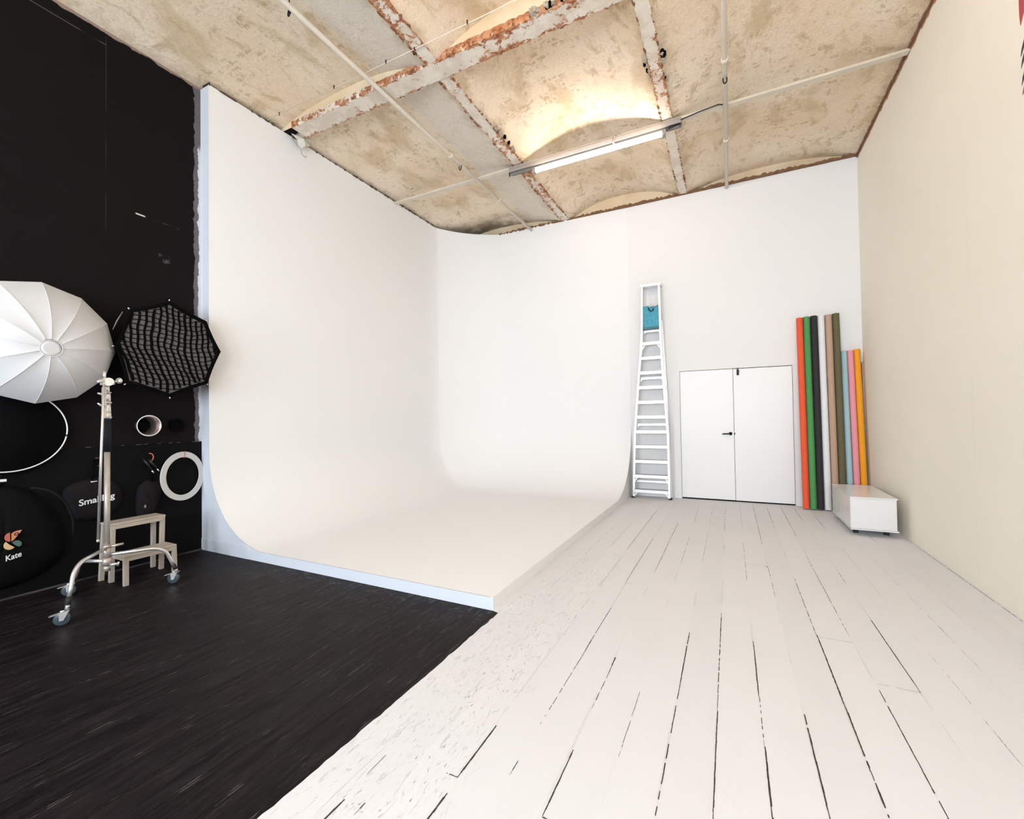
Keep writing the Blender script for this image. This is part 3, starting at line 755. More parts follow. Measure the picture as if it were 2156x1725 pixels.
# ================================================================== paper rolls leaning in the corner
rolls = [  # label colour, rgb, x bottom, x top, length
 ('orange-red', (.82, .10, .035), .875, .876, 2.592, 'tall orange-red paper roll, nearest the door'),
 ('green', (.075, .30, .085), .9535, .956, 2.598, 'tall green paper roll between the orange-red and the black one'),
 ('black', (.020, .018, .020), 1.0345, 1.038, 2.601, 'tall black paper roll between the green and the white one'),
 ('white', (.80, .80, .83), 1.1155, 1.120, 2.599, 'tall white paper roll between the black and the tan one'),
 ('tan', (.50, .335, .235), 1.197, 1.203, 2.597, 'tall tan paper roll between the white and the olive one'),
 ('olive', (.130, .112, .055), 1.279, 1.284, 2.606, 'tall olive green paper roll, last of the tall ones'),
 ('light blue', (.38, .56, .60), 1.357, 1.360, 2.10, 'short light blue paper roll beside the tall olive one'),
 ('pink', (.85, .33, .38), 1.431, 1.4305, 2.10, 'short pink paper roll between the light blue and the orange one'),
 ('orange', (.90, .37, .012), 1.505, 1.501, 2.11, 'short bright orange paper roll nearest the cream wall')]
for nm, col, xb, xt, L, lab in rolls:
    r_ = .0388 if L > 2.3 else .0348
    y0 = 6.955 if L > 2.3 else 6.97; y1 = YB - r_ - .002
    zt = L * math.cos(math.asin(min(.9, (y1 - y0) / L)))
    A, Bq = Vector((xb, y0, .0035)), Vector((xt, y1, zt)); d = (Bq - A).normalized()
    root = thing('paper_roll', (xb, y0, 0), lab, 'paper roll', 'paper rolls leaning in the corner')
    lo = A + Vector((0, 0, .005 + r_ * .06))
    n = 26; pts = [lo + (Bq - lo) * (i / n) for i in range(n + 1)]
    MB().lathe(lo, d, [(0, r_ - .006), (0, r_), ((Bq - lo).length, r_), ((Bq - lo).length, r_ - .006), ((Bq - lo).length - .03, r_ - .008)], 36, sm=False).make('paper', plain(nm.replace(' ', '_').replace('-', '_') + '_paper', col, .75, vary=.05, scale=25), root)
    MB().lathe(lo, d, [(.0, r_ - .0065), (.0, .024), ((Bq - lo).length + .001, .024), ((Bq - lo).length + .001, r_ - .0065)], 28, sm=False).make('core', M['cardboard'], root)
for o in bpy.data.objects:
    if o.name.startswith('paper') and o.type == 'MESH':
        for p in o.data.polygons: p.use_smooth = len(p.vertices) == 4
        m = o.modifiers.new('e', 'EDGE_SPLIT'); m.split_angle = math.radians(40)
# slim brown pole behind the rolls
po = thing('wooden_pole', (1.555, 7.14, 0), 'slim brown pole with a clamp, standing in the corner behind the orange roll', 'pole')
MB().box(1.543, 1.5675, 7.125, 7.150, 0, 1.93).make('shaft', M['cardboard'], po)
MB().box(1.530, 1.5680, 7.110, 7.155, 1.05, 1.13).make('clamp', plain('grey_clamp', (.33, .30, .28), .5), po, bevel=.003)

# ================================================================== low white cabinet
cab = thing('media_cabinet', (1.29, 6.12, 0), 'low white cabinet on short black feet beside the cream wall', 'cabinet')
x0, x1, y0, y1, z0_, z1_ = 1.098, 1.476, 5.66, 6.585, .062, .402
MB().box(x0 + .004, x1 - .002, y0 + .006, y1, z0_ + .014, z1_ - .014).make('body', M['white_lam'], cab, bevel=.001)
MB().box(x0 - .004, x1 + .006, y0 - .004, y1 + .004, z1_ - .013, z1_).make('top_panel', M['white_lam'], cab, bevel=.001)
MB().box(x0 - .004, x1 + .010, y0 - .004, y1 + .004, z0_, z0_ + .013).make('bottom_panel', M['white_lam'], cab, bevel=.001)
MB().box(x0 + .018, x1 - .016, y0 + .001, y0 + .006, z0_ + .016, z1_ - .016).make('end_panel', M['white_lam'], cab)
for s_ in (0, 1):
    a_ = y0 + .01 + s_ * (y1 - y0 - .02) / 2; c_ = a_ + (y1 - y0 - .02) / 2 - .004
    MB().box(x0 - .002, x0 + .004, a_, c_, z0_ + .016, z1_ - .017).make('door', M['white_lam'], cab, bevel=.0008)
for x in (x0 + .045, x1 - .075):
    for y in (y0 + .13, y1 - .10): MB().box(x, x + .042, y, y + .042, 0, z0_).make('foot', M['rubber'], cab, bevel=.002)

# ================================================================== mural edge on the right wall
mu = thing('wall_mural', (XR, 3.45, 3.6), 'edge of a painted red mural with black feather strokes on the right wall', 'mural')
xw = XR - .003
def onwall(pts, m, nm, e=.002): return MB().prism([(xw, p[0], p[1]) for p in pts], (e, 0, 0)).make(nm, m, mu)
onwall([(3.612, 4.45), (3.612, 3.60), (3.605, 3.53), (3.56, 3.60), (3.50, 3.66), (3.30, 3.72), (3.0, 3.72), (3.0, 4.45)], M['mural_red'], 'red_patch')
for z in (3.40, 3.33, 3.23):
    onwall([(3.612, z - .05), (3.60, z - .01), (3.57, z + .035), (3.45, z + .09), (3.30, z + .115), (3.30, z + .09), (3.46, z + .06), (3.57, z - .0)], M['mural_ink'], 'black_stroke')
onwall([(3.61, 3.12), (3.59, 3.165), (3.52, 3.22), (3.3, 3.26), (3.3, 3.20), (3.5, 3.17), (3.59, 3.135)], M['mural_red'], 'red_stroke')

# ================================================================== white umbrella softbox
um = thing('umbrella_softbox', (XL, 1.32, 1.88), 'large round white twelve-panel umbrella softbox hung on the black wall', 'softbox')
NR = 12; XE = -4.555; RU = .452; CY, CZ = 1.325, 1.881; HX, HY, HZ = -4.31, 1.318, 1.815
def dome(k, t, bulge=0.):
    """k in panels, t 0 at hub .. 1 at rim"""
    f = k - math.floor(k); k0 = math.floor(k)
    def rim(i):
        a = 2 * PI * i / NR + PI / 2 * 1.0 - math.radians(2); return Vector((0, math.cos(a), math.sin(a)))
    dirv = rim(k0) * (1 - f) + rim(k0 + 1) * f
    h = 1 - t ** 2.5 if t < 1 else 0
    sag = math.sin(PI * f) * math.sin(PI * min(t, 1)) * .005
    cy = HY + (CY - HY) * t; cz = HZ + (CZ - HZ) * t
    return Vector((XE + (HX - XE) * h - sag, cy + dirv.y * RU * t, cz + dirv.z * RU * t))
b = MB()
for k in range(NR):
    b.grid(lambda u, v, k=k: dome(k + min(u, .9999), .13 + .87 * v), 6, 18)
b.make('diffuser_cover', M['umb'], um)
# back canopy narrowing to the wall
b = MB()
for k in range(NR):
    def f(u, v, k=k):
        p = dome(k + min(u, .9999), 1.0); c = Vector((XL + .02, CY, CZ)); q = p.lerp(c, v); q.x = p.x + (XL + .02 - p.x) * (v ** .6); return q
    b.grid(f, 4, 8)
b.make('canopy', plain('umbrella_back', (.03, .03, .03), .6), um)
b = MB(); b.grid(lambda u, v: (lambda a, rr_: Vector((HX + .006 - .010 * rr_ ** 2 * 0 - .018 * (rr_ > .99), HY + math.cos(a) * .0605 * rr_, HZ + math.sin(a) * .0605 * rr_)))(2 * PI * u, v), 40, 5)
b.make('hub_patch', M['umb'], um)
P = [Vector((HX + .003, HY + math.cos(a) * .060, HZ + math.sin(a) * .060)) for a in [2 * PI * i / 40 for i in range(40)]]
MB().tube(P, .0022, 8, closed=True).make('hub_ring', M['piping'], um)
for k in range(NR):
    MB().tube([dome(k + .0001, t) + Vector((.002, 0, 0)) for t in [.13 + .87 * i / 16 for i in range(17)]], .0015, 6).make('rib_seam', M['piping'], um)

# ================================================================== octagonal softbox with honeycomb grid
oc = thing('octagonal_softbox', (XL, 2.14, 1.93), 'black eight-sided softbox with a sagging cloth grid, hung on the black wall', 'softbox')
OV = [(1.839, 2.228), (2.130, 2.363), (2.435, 2.238), (2.565, 1.963), (2.442, 1.642), (2.133, 1.504), (1.814, 1.603), (1.738, 1.905)]
XF = -4.47; OC = (2.14, 1.93)
b = MB()
for i in range(8):
    p, q = OV[i], OV[(i + 1) % 8]
    def f(u, v, p=p, q=q):
        y = p[0] + (q[0] - p[0]) * u; z = p[1] + (q[1] - p[1]) * u
        inn = .018 * math.sin(PI * u)             # cloth pulls in between the rods
        y += (OC[0] - y) * inn; z += (OC[1] - z) * inn
        s2 = 1 - .62 * v ** 1.4
        return Vector((XF + (XL + .03 - XF) * v, OC[0] + (y - OC[0]) * s2, OC[1] + (z - OC[1]) * s2))
    b.grid(f, 8, 6)
b.make('shell', M['nylon_black'], oc)
def edge_pt(u8):
    i = int(u8) % 8; u = u8 - int(u8); p, q = OV[i], OV[(i + 1) % 8]
    y = p[0] + (q[0] - p[0]) * u; z = p[1] + (q[1] - p[1]) * u; inn = .018 * math.sin(PI * u)
    return y + (OC[0] - y) * inn, z + (OC[1] - z) * inn
ring = [edge_pt(i / 8) for i in range(64)]
def inside(y, z, s=.94):
    y = OC[0] + (y - OC[0]) / s; z = OC[1] + (z - OC[1]) / s
    c = False; n = len(ring)
    for i in range(n):
        a, d = ring[i], ring[i - 1]
        if (a[1] > z) != (d[1] > z) and y < (d[0] - a[0]) * (z - a[1]) / (d[1] - a[1]) + a[0]: c = not c
    return c
b = MB(); b.add([(XF - .011, OC[0], OC[1])] + [(XF - .011, OC[0] + (p[0] - OC[0]) * .975, OC[1] + (p[1] - OC[1]) * .975) for p in ring], [(0, i + 1, (i + 1) % 64 + 1) for i in range(64)])
b.make('diffuser', M['grid_back'], oc)
# rim hem
b = MB(); ro = ring; vs = []
for p in ro:
    for s_, dx in ((1.0, -.004), (1.004, .004), (.935, .006), (.925, -.02)): vs.append((XF + dx, OC[0] + (p[0] - OC[0]) * s_, OC[1] + (p[1] - OC[1]) * s_))
b.add(vs, [(i * 4 + k, ((i + 1) % 64) * 4 + k, ((i + 1) % 64) * 4 + k + 1, i * 4 + k + 1) for i in range(64) for k in range(3)], 0, True)
b.make('rim_hem', M['net'], oc)
# sagging cloth grid: two families of upright webbing strips, warped
def warp(a, c):
    # a: across (y-like), c: down (z-like); strips bend where the cloth slumps
    y = a; z = c
    k = 1.93 - .10 * (a - 2.1) * -1
    bend = max(0, 1.98 + .12 * (a - 2.1) - c)
    y = a + bend * .33 - max(0, bend - .28) * .22
    y += .012 * math.sin(9 * c + 6 * a)
    z = c - .05 * math.sin((a - 1.75) * 3.6) + .012 * math.sin(13 * a + 3 * c)
    return y, z
b = MB()
def strip(pts, wth, dep):
    run = []
    def flush():
        if len(run) > 1:
            vs = []
            for i, (y, z) in enumerate(run):
                a_ = run[max(i - 1, 0)]; c_ = run[min(i + 1, len(run) - 1)]
                d = Vector((c_[0] - a_[0], c_[1] - a_[1])); d = d.normalized() if d.length else Vector((1, 0)); nx, nz = -d.y * wth / 2, d.x * wth / 2
                vs += [(XF - .010, y + nx, z + nz), (XF + dep, y + nx, z + nz), (XF + dep, y - nx, z - nz), (XF - .010, y - nx, z - nz)]
            n = len(run)
            b.add(vs, [(i * 4 + k, i * 4 + 4 + k, i * 4 + 4 + (k + 1) % 4, i * 4 + (k + 1) % 4) for i in range(n - 1) for k in range(4)])
        run.clear()
    for p in pts:
        if inside(*p): run.append(p)
        else: flush()
    flush()
for i in range(-6, 24):
    a = 1.52 + i * .0485
    strip([warp(a + .0035 * math.sin(40 * (2.45 - j * .02) + i), 2.45 - j * .02) for j in range(52)], .0135 if i % 5 else .018, .001)
for i in range(0, 26):
    c = 2.46 - i * .0400
    strip([warp(1.45 + j * .02, c + .004 * math.sin(37 * (1.45 + j * .02) + i * 1.7)) for j in range(62)], .0055, -.002)
b.make('honeycomb_grid', M['net'], oc)
for i in range(8):
    p = Vector((XF - .004, *OV[i])); out = Vector((0, OV[i][0] - OC[0], OV[i][1] - OC[1])).normalized()
    MB().tube([p, p + out * .014], .0045, 8).make('rod_tip', M['white_plastic'], oc)
b = MB().tube([(-4.49, 1.80, 2.20), (-4.48, 1.76, 2.12), (-4.49, 1.735, 2.04)], [.003, .005, .003], 8)
b.make('side_strap', M['tray'], oc)

# ================================================================== small things hung on the black wall
def nail(y, z, L=.05, parent=None): pass
# metal reflector dish
di = thing('reflector_dish', (XL, 2.055, 1.25), 'small round silver reflector dish hung on the black wall above the step stool', 'reflector dish')
MB().lathe((XL - .002, 2.055, 1.25), (1, 0, 0), [(0, .045), (.007, .055), (.06, .072), (.12, .088), (.128, .093), (.131, .093), (.131, .088), (.125, .083), (.06, .066), (.01, .05)], 48).make('bowl', [M['dish_in']], di)
MB().lathe((XL + .004, 2.055, 1.25), (1, 0, 0), [(0, .04), (0, .050), (.02, .046), (.035, .044), (.035, 0)], 32).make('centre_hole', M['void'], di)['label'] = 'dark round opening in the middle'
MB().tube([(XL + .131, 2.055 + .0905 * math.cos(a), 1.25 + .0905 * math.sin(a)) for a in [2 * PI * k / 40 for k in range(40)]], .004, 8, closed=True).make('rim', M['white_plastic'], di)
di2 = thing('lens_cap_disc', (XL, 2.33, 1.25), 'faint black round disc on the black wall right of the silver dish', 'disc')
MB().lathe((XL - .003, 2.33, 1.25), (1, 0, 0), [(0, 0), (0, .058), (.03, .062), (.035, .056), (.012, .05), (.012, 0)], 40).make('disc', M['void'], di2)
# white ring
rg_ = thing('ring_frame', (-4.70, 2.35, .53), 'wide flat white ring hung on the black wall right of the step stool', 'ring')
RC = Vector((-4.712, 2.352, .762)); ux = Vector((-.045, .20, -.004)).normalized(); uz = Vector((0, 0, 1)); nn = ux.cross(uz).normalized()
b = MB(); n = 64; vs = []
for k in range(n):
    a = 2 * PI * k / n; d = ux * math.cos(a) * .92 + uz * math.sin(a)
    for r_, h in ((.232, 0), (.232, .012), (.180, .012), (.180, 0)): vs.append(RC + d * r_ + nn * h)
b.add(vs, [(k * 4 + j, ((k + 1) % n) * 4 + j, ((k + 1) % n) * 4 + (j + 1) % 4, k * 4 + (j + 1) % 4) for k in range(n) for j in range(4)])
b.make('ring', M['ring_paper'], rg_)
b = MB().tube([RC + ux * .012 + uz * .238 + nn * .014, RC + ux * .013 + uz * .205 + nn * .016, RC + ux * .008 + uz * .170 + nn * .010, RC + ux * .008 + uz * .21 - nn * .006], .0028, 8)
b.make('hanging_cord', M['red_cord'], rg_)
# collapsible reflector, black with white rim
cr_ = thing('round_reflector', (XL + .03, 1.225, .92), 'big black collapsible reflector with a white rim, behind the umbrella softbox', 'reflector')
RC2 = Vector((XL + .05, 1.222, 1.232))
MB().lathe(RC2, (1, 0, 0), [(0, 0), (0, .315), (.003, .315), (.003, 0)], 64).make('fabric_disc', M['void'], cr_)
P = [RC2 + Vector((.003, .318 * math.cos(a), .300 * math.sin(a))) for a in [2 * PI * k / 72 for k in range(72)]]
MB().tube(P, .0048, 8, closed=True).make('rim', M['white_plastic'], cr_)
MB().tube([RC2 + Vector((.003, .318 * math.cos(a), .300 * math.sin(a))) for a in (-.13, -.155, -.18)], .0062, 8).make('rim_joint', M['black_metal'], cr_)

def pouch(name, outline, x0, bulge, mat, parent, nseg=10):
    """soft bag: closed outline in (y,z), pillowed towards +X"""
    cy = sum(p[0] for p in outline) / len(outline); cz = sum(p[1] for p in outline) / len(outline)
    n = len(outline); pts = []
    for i in range(n):      # round the outline
        p0, p1, p2, p3 = outline[i - 1], outline[i], outline[(i + 1) % n], outline[(i + 2) % n]
        for j in range(6):
            t = j / 6
            f = lambda a, b, c, d: .5 * ((2 * b) + (-a + c) * t + (2 * a - 5 * b + 4 * c - d) * t * t + (-a + 3 * b - 3 * c + d) * t ** 3)
            pts.append((f(p0[0], p1[0], p2[0], p3[0]), f(p0[1], p1[1], p2[1], p3[1])))
    m_ = len(pts); b = MB(); vs = [(x0 + bulge, cy, cz)]
    for k in range(1, nseg + 1):
        s = k / nseg; h = bulge * (1 - s ** 3.2) ** .8 if k < nseg else 0
        for (y, z) in pts: vs.append((x0 + h + .004 * math.sin(y * 40 + z * 31) * (1 - s), cy + (y - cy) * s, cz + (z - cz) * s))
    for (y, z) in pts: vs.append((x0 - .01, cy + (y - cy) * .98, cz + (z - cz) * .98))
    fs = [(0, 1 + i, 1 + (i + 1) % m_) for i in range(m_)]
    for k in range(nseg):
        o_ = 1 + k * m_
        fs += [(o_ + i, o_ + m_ + i, o_ + m_ + (i + 1) % m_, o_ + (i + 1) % m_) for i in range(m_)]
    b.add(vs, fs, 0, True); return b.make(name, mat, parent)
# charcoal pouch with white lettering
pb = thing('carry_pouch', (XL + .02, 1.72, .47), 'charcoal rounded carry pouch with white lettering, hung behind the chrome stand', 'pouch')
pouch('body', [(1.525, .735), (1.60, .80), (1.73, .825), (1.84, .79), (1.905, .69), (1.885, .55), (1.80, .485), (1.66, .475), (1.565, .54)], XL + .02, .060, M['nylon_char'], pb)
text('SmallRig', .070, M['print_white'], pb, (XL + .088, 1.712, .650), .0015, .98, .12, bold=.001)
MB().box(XL + .045, XL + .052, 1.685, 1.725, .785, .800).make('tag', M['print_white'], pb)['label'] = 'small white tag'
MB().tube([(XL + .03, 1.70, .80), (XL + .03, 1.705, .90), (XL + .03, 1.715, .985)], .008, 8).make('strap', M['net'], pb)
P = [(XL + .05, 1.722 + .03 * math.sin(a), .955 + .035 * math.cos(a)) for a in [PI * k / 9 - .3 for k in range(10)]]
b = MB().tube(P, .005, 8); b.make('carabiner', plain('dark_red_metal', (.14, .02, .02), .4), pb)
# big black backdrop bag with round emblem
kb = thing('backdrop_bag', (XL + .02, 1.2, .12), 'large round black bag with a coloured emblem and white lettering, at the left edge', 'bag')
pouch('body', [(1.53, .38), (1.47, .62), (1.34, .78), (1.18, .84), (.98, .78), (.84, .60), (.80, .40), (.90, .20), (1.10, .09), (1.34, .10), (1.52, .22)], XL + .02, .12, M['nylon_black'], kb)
P = [(XL + .075 + .05 * math.sin(PI * i / 12), 1.33 + .24 * math.sin(PI / 2 * i / 12), .80 - .42 * (1 - math.cos(PI / 2 * i / 12))) for i in range(13)]
MB().tube(P, .008, 8).make('zip_seam', M['nylon_char'], kb)
text('Kate', .056, M['print_white'], kb, (XL + .165, 1.222, .334), .0015, .76, .16, bold=.0006)
xe = XL + .158
def em(pts, m, nm): return MB().prism([(xe, 1.222 + (p[0] - 1.222) * .70, .452 + (p[1] - .442) * .80) for p in pts], (.006, 0, 0)).make(nm, m, kb)
def arc(cy, cz, r, a0, a1, n=14): return [(cy + r * math.cos(math.radians(a0 + (a1 - a0) * i / n)), cz + r * math.sin(math.radians(a0 + (a1 - a0) * i / n)) * 1.0) for i in range(n + 1)]
em(arc(1.200, .472, .040, 95, 268), M['logo_red'], 'emblem_red')
em([(1.208, .430)] + [(1.208, .500), (1.225, .512), (1.245, .517), (1.280, .520)] + [(1.268, .498), (1.25, .475), (1.23, .45)], M['logo_orange'], 'emblem_orange')
em(arc(1.194, .405, .0, 0, 1, 1) + arc(1.196, .402, .042, 130, 320), M['logo_yellow'], 'emblem_yellow')
em([(1.212, .418), (1.235, .432), (1.262, .428), (1.280, .405), (1.277, .382), (1.262, .372), (1.24, .385)], M['logo_green'], 'emblem_green')
P = [(xe + .007, 1.236 + .010 * math.cos(a), .491 + .009 * math.sin(a)) for a in [2 * PI * k / 20 for k in range(20)]]
MB().tube(P, .0022, 6, closed=True).make('emblem_eye', M['void'], kb)
MB().box(XL + .085, XL + .092, 1.175, 1.205, .868, .886).make('tag', M['print_white'], kb)['label'] = 'small white tag'
MB().tube([(XL + .03, 1.19, .82), (XL + .045, 1.19, .88), (XL + .03, 1.20, .915)], .009, 8).make('strap', M['net'], kb)
# black strap bag with orange loop and two spring clamps
sb_ = thing('sling_bag', (XL + .02, 2.11, .38), 'slim black bag hung on an orange loop between stand and white ring', 'bag')
pouch('body', [(2.02, .70), (2.11, .76), (2.20, .70), (2.185, .55), (2.12, .42), (2.03, .40), (2.00, .54)], XL + .02, .045, M['nylon_char'], sb_)
P = [(XL + .05, 2.095 + .028 * math.sin(a), .962 + .036 * math.cos(a)) for a in [PI * k / 10 - .2 for k in range(12)]]
MB().tube(P, .0045, 8).make('loop', plain('orange_red_cord', (.55, .14, .08), .6), sb_)['label'] = 'orange-red loop'
MB().tube([(XL + .045, 2.10, .93), (XL + .045, 2.11, .84), (XL + .04, 2.115, .74)], .011, 8).make('strap', M['net'], sb_)
MB().box(XL + .065, XL + .072, 2.045, 2.058, .515, .54).make('buckle', M['tray'], sb_)
for (ya, za, yb_, zb_), lab in (((2.035, .955, 2.095, .845), 'black spring clamp with a silver tip, left one of the pair on the black wall'), ((2.075, .945, 2.135, .855), 'black spring clamp with a silver tip, right one of the pair on the black wall')):
    c = thing('spring_clamp', (XL + .06, ya, za), lab, 'clamp', 'spring clamps hung on the black wall')
    A, Bq = Vector((XL + .075, ya, za)), Vector((XL + .085, yb_, zb_))
    MB().tube([A, A.lerp(Bq, .5), Bq], [.006, .012, .008], 10).make('handle', M['black_metal'], c)
    MB().tube([Bq, Bq + (Bq - A).normalized() * .028], .0062, 10).make('tip', M['chrome'], c)['label'] = 'silver tip'

# ================================================================== two-step beige stool
st = thing('step_stool', (-4.42, 1.88, 0), 'beige wooden two-step stool standing against the black wall', 'step stool')
def tread(x0, x1, y0, y1, z, name):
    return MB().box(x0, x1, y0, y1, z - .018, z).make(name, M['beige_wood'], st, bevel=.004)
tread(-4.43, -4.255, 1.715, 2.080, .238, 'lower_step')
tread(-4.605, -4.440, 1.700, 2.085, .472, 'upper_step')
def leg(x, y, zt, x2=None, y2=None):
    MB().beam((x if x2 is None else x2, y if y2 is None else y2, 0), (x, y, zt), .026, .034, (0, 1, 0)).make('leg', M['beige_wood'], st, bevel=.003)
leg(-4.270, 1.733, .222); leg(-4.270, 2.064, .222, -4.262, 2.066)
leg(-4.455, 1.722, .455, -4.475, 1.722); leg(-4.455, 2.066, .455, -4.475, 2.066)
leg(-4.590, 1.720, .455, -4.600, 1.705); leg(-4.590, 2.060, .455, -4.600, 2.062)
MB().box(-4.272, -4.258, 1.735, 2.062, .190, .220).make('front_rail', M['beige_wood'], st)
MB().box(-4.452, -4.438, 1.722, 2.066, .425, .454).make('front_rail', M['beige_wood'], st)
for y in (1.722, 2.055): MB().box(-4.47, -4.27, y, y + .016, .195, .220).make('side_rail', M['beige_wood'], st)

# ================================================================== chrome rolling stand
cs = thing('light_stand', (-4.08, 1.54, 0), 'chrome rolling light stand on three casters in front of the step stool', 'light stand')
CX, CYS = -4.08, 1.545
MB().tube([(CX, CYS, .22), (CX, CYS, 1.07)], .0175, 20).make('column', M['chrome_worn'], cs)
MB().tube([(CX, CYS, 1.07), (CX, CYS, 1.31)], .0215, 20).make('tape_wrap', M['tape'], cs)['label'] = 'black tape wrap'
col = MB()
for z0q, z1q, r_ in ((1.308, 1.318, .018), (1.318, 1.325, .027), (1.325, 1.425, .021), (1.425, 1.433, .026), (1.433, 1.50, .0195), (1.50, 1.506, .024), (1.506, 1.555, .014), (1.31, 1.36, .023)):
    col.tube([(CX, CYS, z0q), (CX, CYS, z1q)], r_, 20)
col.box(CX - .012, CX + .022, CYS - .028, CYS - .012, 1.33, 1.54)
c_ = col.make('riser_collar', M['chrome'], cs)
def wing(z, dz):
    P0 = Vector((CX + .015, CYS - .02, z)); P1 = Vector((CX + .035, CYS - .05, z + dz * .3)); P2 = Vector((CX + .04, CYS - .068, z + dz))
    MB().tube([P0, P1, P2], [.009, .008, .005], 10).lathe(P0, (0, -1, 0), [(0, .011), (.012, .011), (.012, .0)], 14).make('clamp_knob', M['chrome'], cs)
wing(1.487, .006); wing(1.40, .022)
# grip head: two drums, T-handle and pin
gh = MB().tube([(CX - .02, CYS + .012, 1.58), (CX + .035, CYS - .004, 1.58)], .029, 24).tube([(CX + .0, CYS - .03, 1.578), (CX, CYS + .04, 1.578)], .018, 16).box(CX - .01, CX + .03, CYS - .038, CYS - .01, 1.555, 1.60)
gh = gh.make('grip_head', M['chrome'], cs)
b = MB(); Pc = Vector((CX + .02, CYS + .070, 1.592))
b.lathe(Pc - Vector((.0, .006, 0)), (.65, -.75, .1), [(0, 0), (0, .020), (.008, .022), (.010, 0)], 20)
b.tube([(CX, CYS + .03, 1.58), Pc], .008, 10)
b.make('wing_handle', M['chrome'], cs)
MB().tube([(CX + .02, CYS - .03, 1.578), (CX + .03, CYS - .052, 1.583), (CX + .035, CYS - .07, 1.572)], [.010, .013, .008], 10).make('wing_handle', M['chrome'], cs)
MB().tube([(CX + .012, CYS - .020, 1.60), (CX + .012, CYS - .020, 1.655)], .0095, 12).tube([(CX + .012, CYS - .020, 1.62), (CX + .012, CYS - .020, 1.628)], .008, 12).make('spigot_pin', M['chrome'], cs)
MB().tube([(CX + .03, CYS - .030, 1.56), (CX + .04, CYS - .048, 1.10), (CX + .03, CYS - .062, .445)], .0078, 12).tube([(CX + .03, CYS - .062, .450), (CX + .03, CYS - .0622, .432)], .0095, 10).make('grip_arm', M['chrome'], cs)
# hub
b = MB().tube([(CX, CYS, .375), (CX, CYS, .392)], .026, 18).tube([(CX, CYS, .30), (CX, CYS, .375)], .022, 18).tube([(CX, CYS, .245), (CX, CYS, .30)], .027, 18).tube([(CX, CYS, .205), (CX, CYS, .245)], .021, 18)
b.tube([(CX + .01, CYS + .015, .378), (CX + .03, CYS + .085, .383)], [.011, .0085], 10)
b.make('leg_hub', M['chrome_worn'], cs)
b = MB().tube([(CX + .02, CYS + .01, .248), (CX + .045, CYS + .045, .248)], .011, 10).tube([(CX + .045, CYS + .05, .262), (CX + .045, CYS + .045, .232)], .007, 8); b.make('hub_knob', M['chrome'], cs)
def caster(px, py, ang, tilt):
    """swivel caster with lever plate; contact point on the floor"""
    wr, ww = .041, .022
    ca, sa = math.cos(ang), math.sin(ang); fwd = Vector((ca, sa, 0)); sd = Vector((-sa, ca, 0)); c = Vector((px, py, wr))
    root = MB().lathe(c - sd * ww / 2, sd, [(0, .012), (0, wr - .004), (.003, wr), (ww - .003, wr), (ww, wr - .004), (ww, .012)], 30).make('caster_wheel', M['caster'], cs)
    MB().lathe(c - sd * (ww / 2 + .003), sd, [(0, 0), (0, .012), (ww + .006, .012), (ww + .006, 0)], 18).make('axle', M['chrome'], root)
    stem = c + fwd * .022
    MB().prism([c + sd * .016 + Vector((0, 0, -.008)) - fwd * .010, c + sd * .016 + Vector((0, 0, -.008)) + fwd * .010, stem + sd * .016 + Vector((0, 0, .045)) + fwd * .012, stem + sd * .016 + Vector((0, 0, .045)) - fwd * .035], sd * .002)\
      .prism([c - sd * .016 + Vector((0, 0, -.008)) - fwd * .010, c - sd * .016 + Vector((0, 0, -.008)) + fwd * .010, stem - sd * .016 + Vector((0, 0, .045)) + fwd * .012, stem - sd * .016 + Vector((0, 0, .045)) - fwd * .035], -sd * .002)\
      .make('fork', M['chrome'], root)
    b = MB(); z = .088
    b.prism([stem + sd * .019 + Vector((0, 0, z - wr)) + fwd * .014, stem - sd * .019 + Vector((0, 0, z - wr)) + fwd * .014, c - sd * .014 - fwd * .058 + Vector((0, 0, z - wr - .022)), c + sd * .014 - fwd * .058 + Vector((0, 0, z - wr - .022))], (0, 0, .004))
    b.make('brake_lever', M['chrome'], root)
    return stem
def legtube(ang, zs, stem, swell=.30):
    d = Vector((math.cos(ang), math.sin(ang), 0)); base = Vector((CX, CYS, 0))
    R_ = (Vector((stem.x, stem.y, 0)) - base).length
    dd = (Vector((stem.x, stem.y, 0)) - base).normalized()
    P = [base + dd * .015 + Vector((0, 0, zs)), base + dd * (R_ * .55) + Vector((0, 0, zs - .012))]
    for k in range(1, 9):
        t = k / 8; a = t * PI / 2 * .88
        P.append(base + dd * (R_ * .55 + R_ * .33 * math.sin(a)) + Vector((0, 0, zs - .012 - .10 * (1 - math.cos(a)))))
    e = Vector((stem.x, stem.y, .094)); q = P[-1]
    P += [q.lerp(e, .35), q.lerp(e, .62)]
    b = MB().tube(P, .0125, 14); lg = b.make('leg', M['chrome'], cs)
    MB().tube([q.lerp(e, .60), q.lerp(e, .86)], .0155, 14).make('sleeve', M['rubber'], lg)
    MB().tube([q.lerp(e, .84), e], .0115, 12).make('socket', M['chrome'], lg)
s1 = caster(-3.825, 1.225, math.radians(60), 0); legtube(0, .372, s1)
s2 = caster(-3.985, 1.925, math.radians(35), 0); legtube(0, .320, s2)
s3 = caster(-4.43, 1.455, math.radians(60), 0); legtube(0, .275, s3)

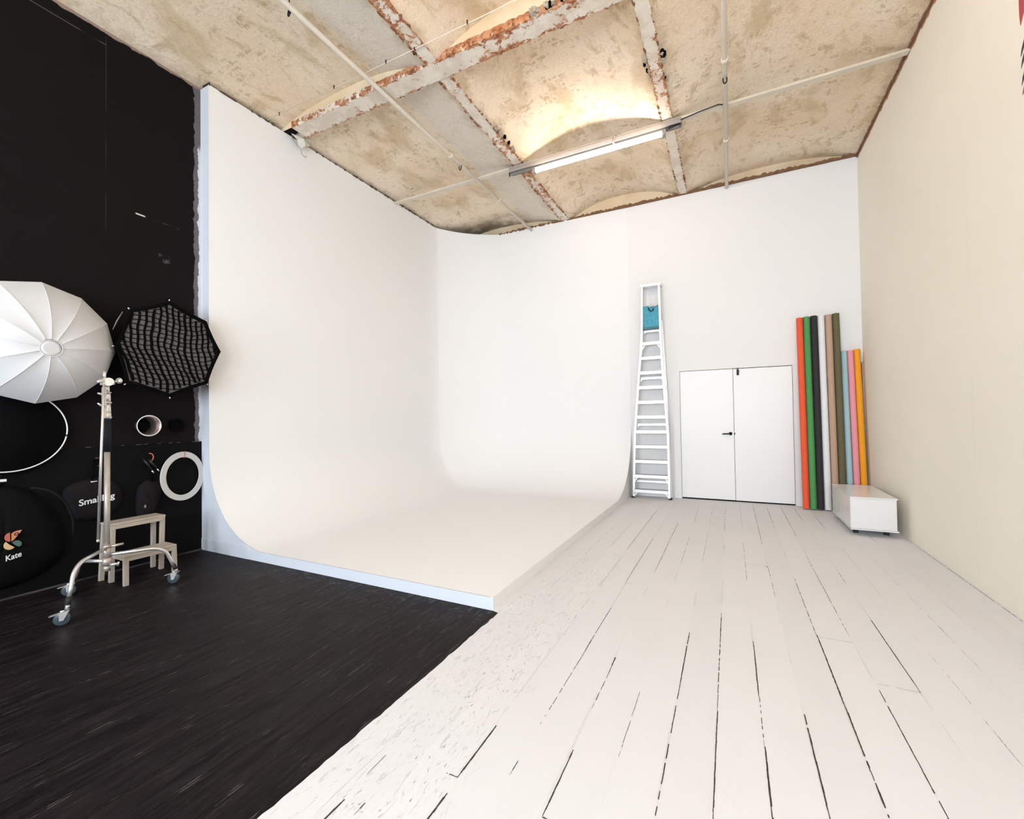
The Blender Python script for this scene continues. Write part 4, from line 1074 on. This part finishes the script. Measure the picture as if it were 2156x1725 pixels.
# ================================================================== LIGHT
def area(name, loc, rot, sx, sy, power, col):
    l = bpy.data.lights.new(name, 'AREA'); l.shape = 'RECTANGLE'; l.size = sx; l.size_y = sy; l.energy = power; l.color = col
    o = bpy.data.objects.new(name, l); COL.objects.link(o); o.location = loc; o.rotation_euler = rot; return o
for i, (a, c) in enumerate(wins):   # daylight through the three windows behind the camera
    area('window_daylight', ((a + c) / 2, YF - .08, 2.05), (PI / 2, 0, 0), c - a, 2.3, 148, (.80, .895, 1.0))
    b = MB(); z0w, z1w = .9, 3.2
    for x in (a, (a + c) / 2 - .02, c - .04): b.box(x, x + .04, YF - .19, YF - .14, z0w, z1w)
    for z in (z0w, 2.0, z1w - .04): b.box(a, c, YF - .19, YF - .14, z, z + .04)
    struct(b.make('window_%d' % (i + 1), M['door']))


w = bpy.data.worlds.new('World'); S.world = w; w.use_nodes = True
w.node_tree.nodes['Background'].inputs[0].default_value = (.6, .75, 1, 1); w.node_tree.nodes['Background'].inputs[1].default_value = .6

# ================================================================== CAMERA
f, yaw, pitch, roll = 922.1207, .4626, .0173, -.0145
cy, sy, cp, sp = math.cos(yaw), math.sin(yaw), math.cos(pitch), math.sin(pitch)
fw = Vector((-sy * cp, cy * cp, sp)); r0 = Vector((cy, sy, 0)); u0 = r0.cross(fw)
r1 = r0 * math.cos(roll) + u0 * math.sin(roll); u1 = -r0 * math.sin(roll) + u0 * math.cos(roll)
cam = bpy.data.cameras.new('camera'); cam.sensor_fit = 'HORIZONTAL'; cam.sensor_width = 36; cam.lens = f * 36 / 2156
cam.clip_start = .05
co = bpy.data.objects.new('camera', cam); COL.objects.link(co)
mt = Matrix((r1, u1, -fw)).transposed().to_4x4(); mt.translation = Vector((0, 0, 1.28)); co.matrix_world = mt
S.camera = co
S.view_settings.view_transform = 'Standard'; S.view_settings.look = 'None'; S.view_settings.gamma = 1
S.view_settings.exposure = .31
S.cycles.use_denoising = True
S.cycles.max_bounces = 5; S.cycles.diffuse_bounces = 4; S.cycles.glossy_bounces = 3; S.cycles.transmission_bounces = 2
S.cycles.use_adaptive_sampling = True; S.cycles.adaptive_threshold = .08; S.cycles.adaptive_min_samples = 16; S.cycles.sample_clamp_indirect = 8
S.cycles.caustics_reflective = False; S.cycles.caustics_refractive = False
S.render.use_persistent_data = False
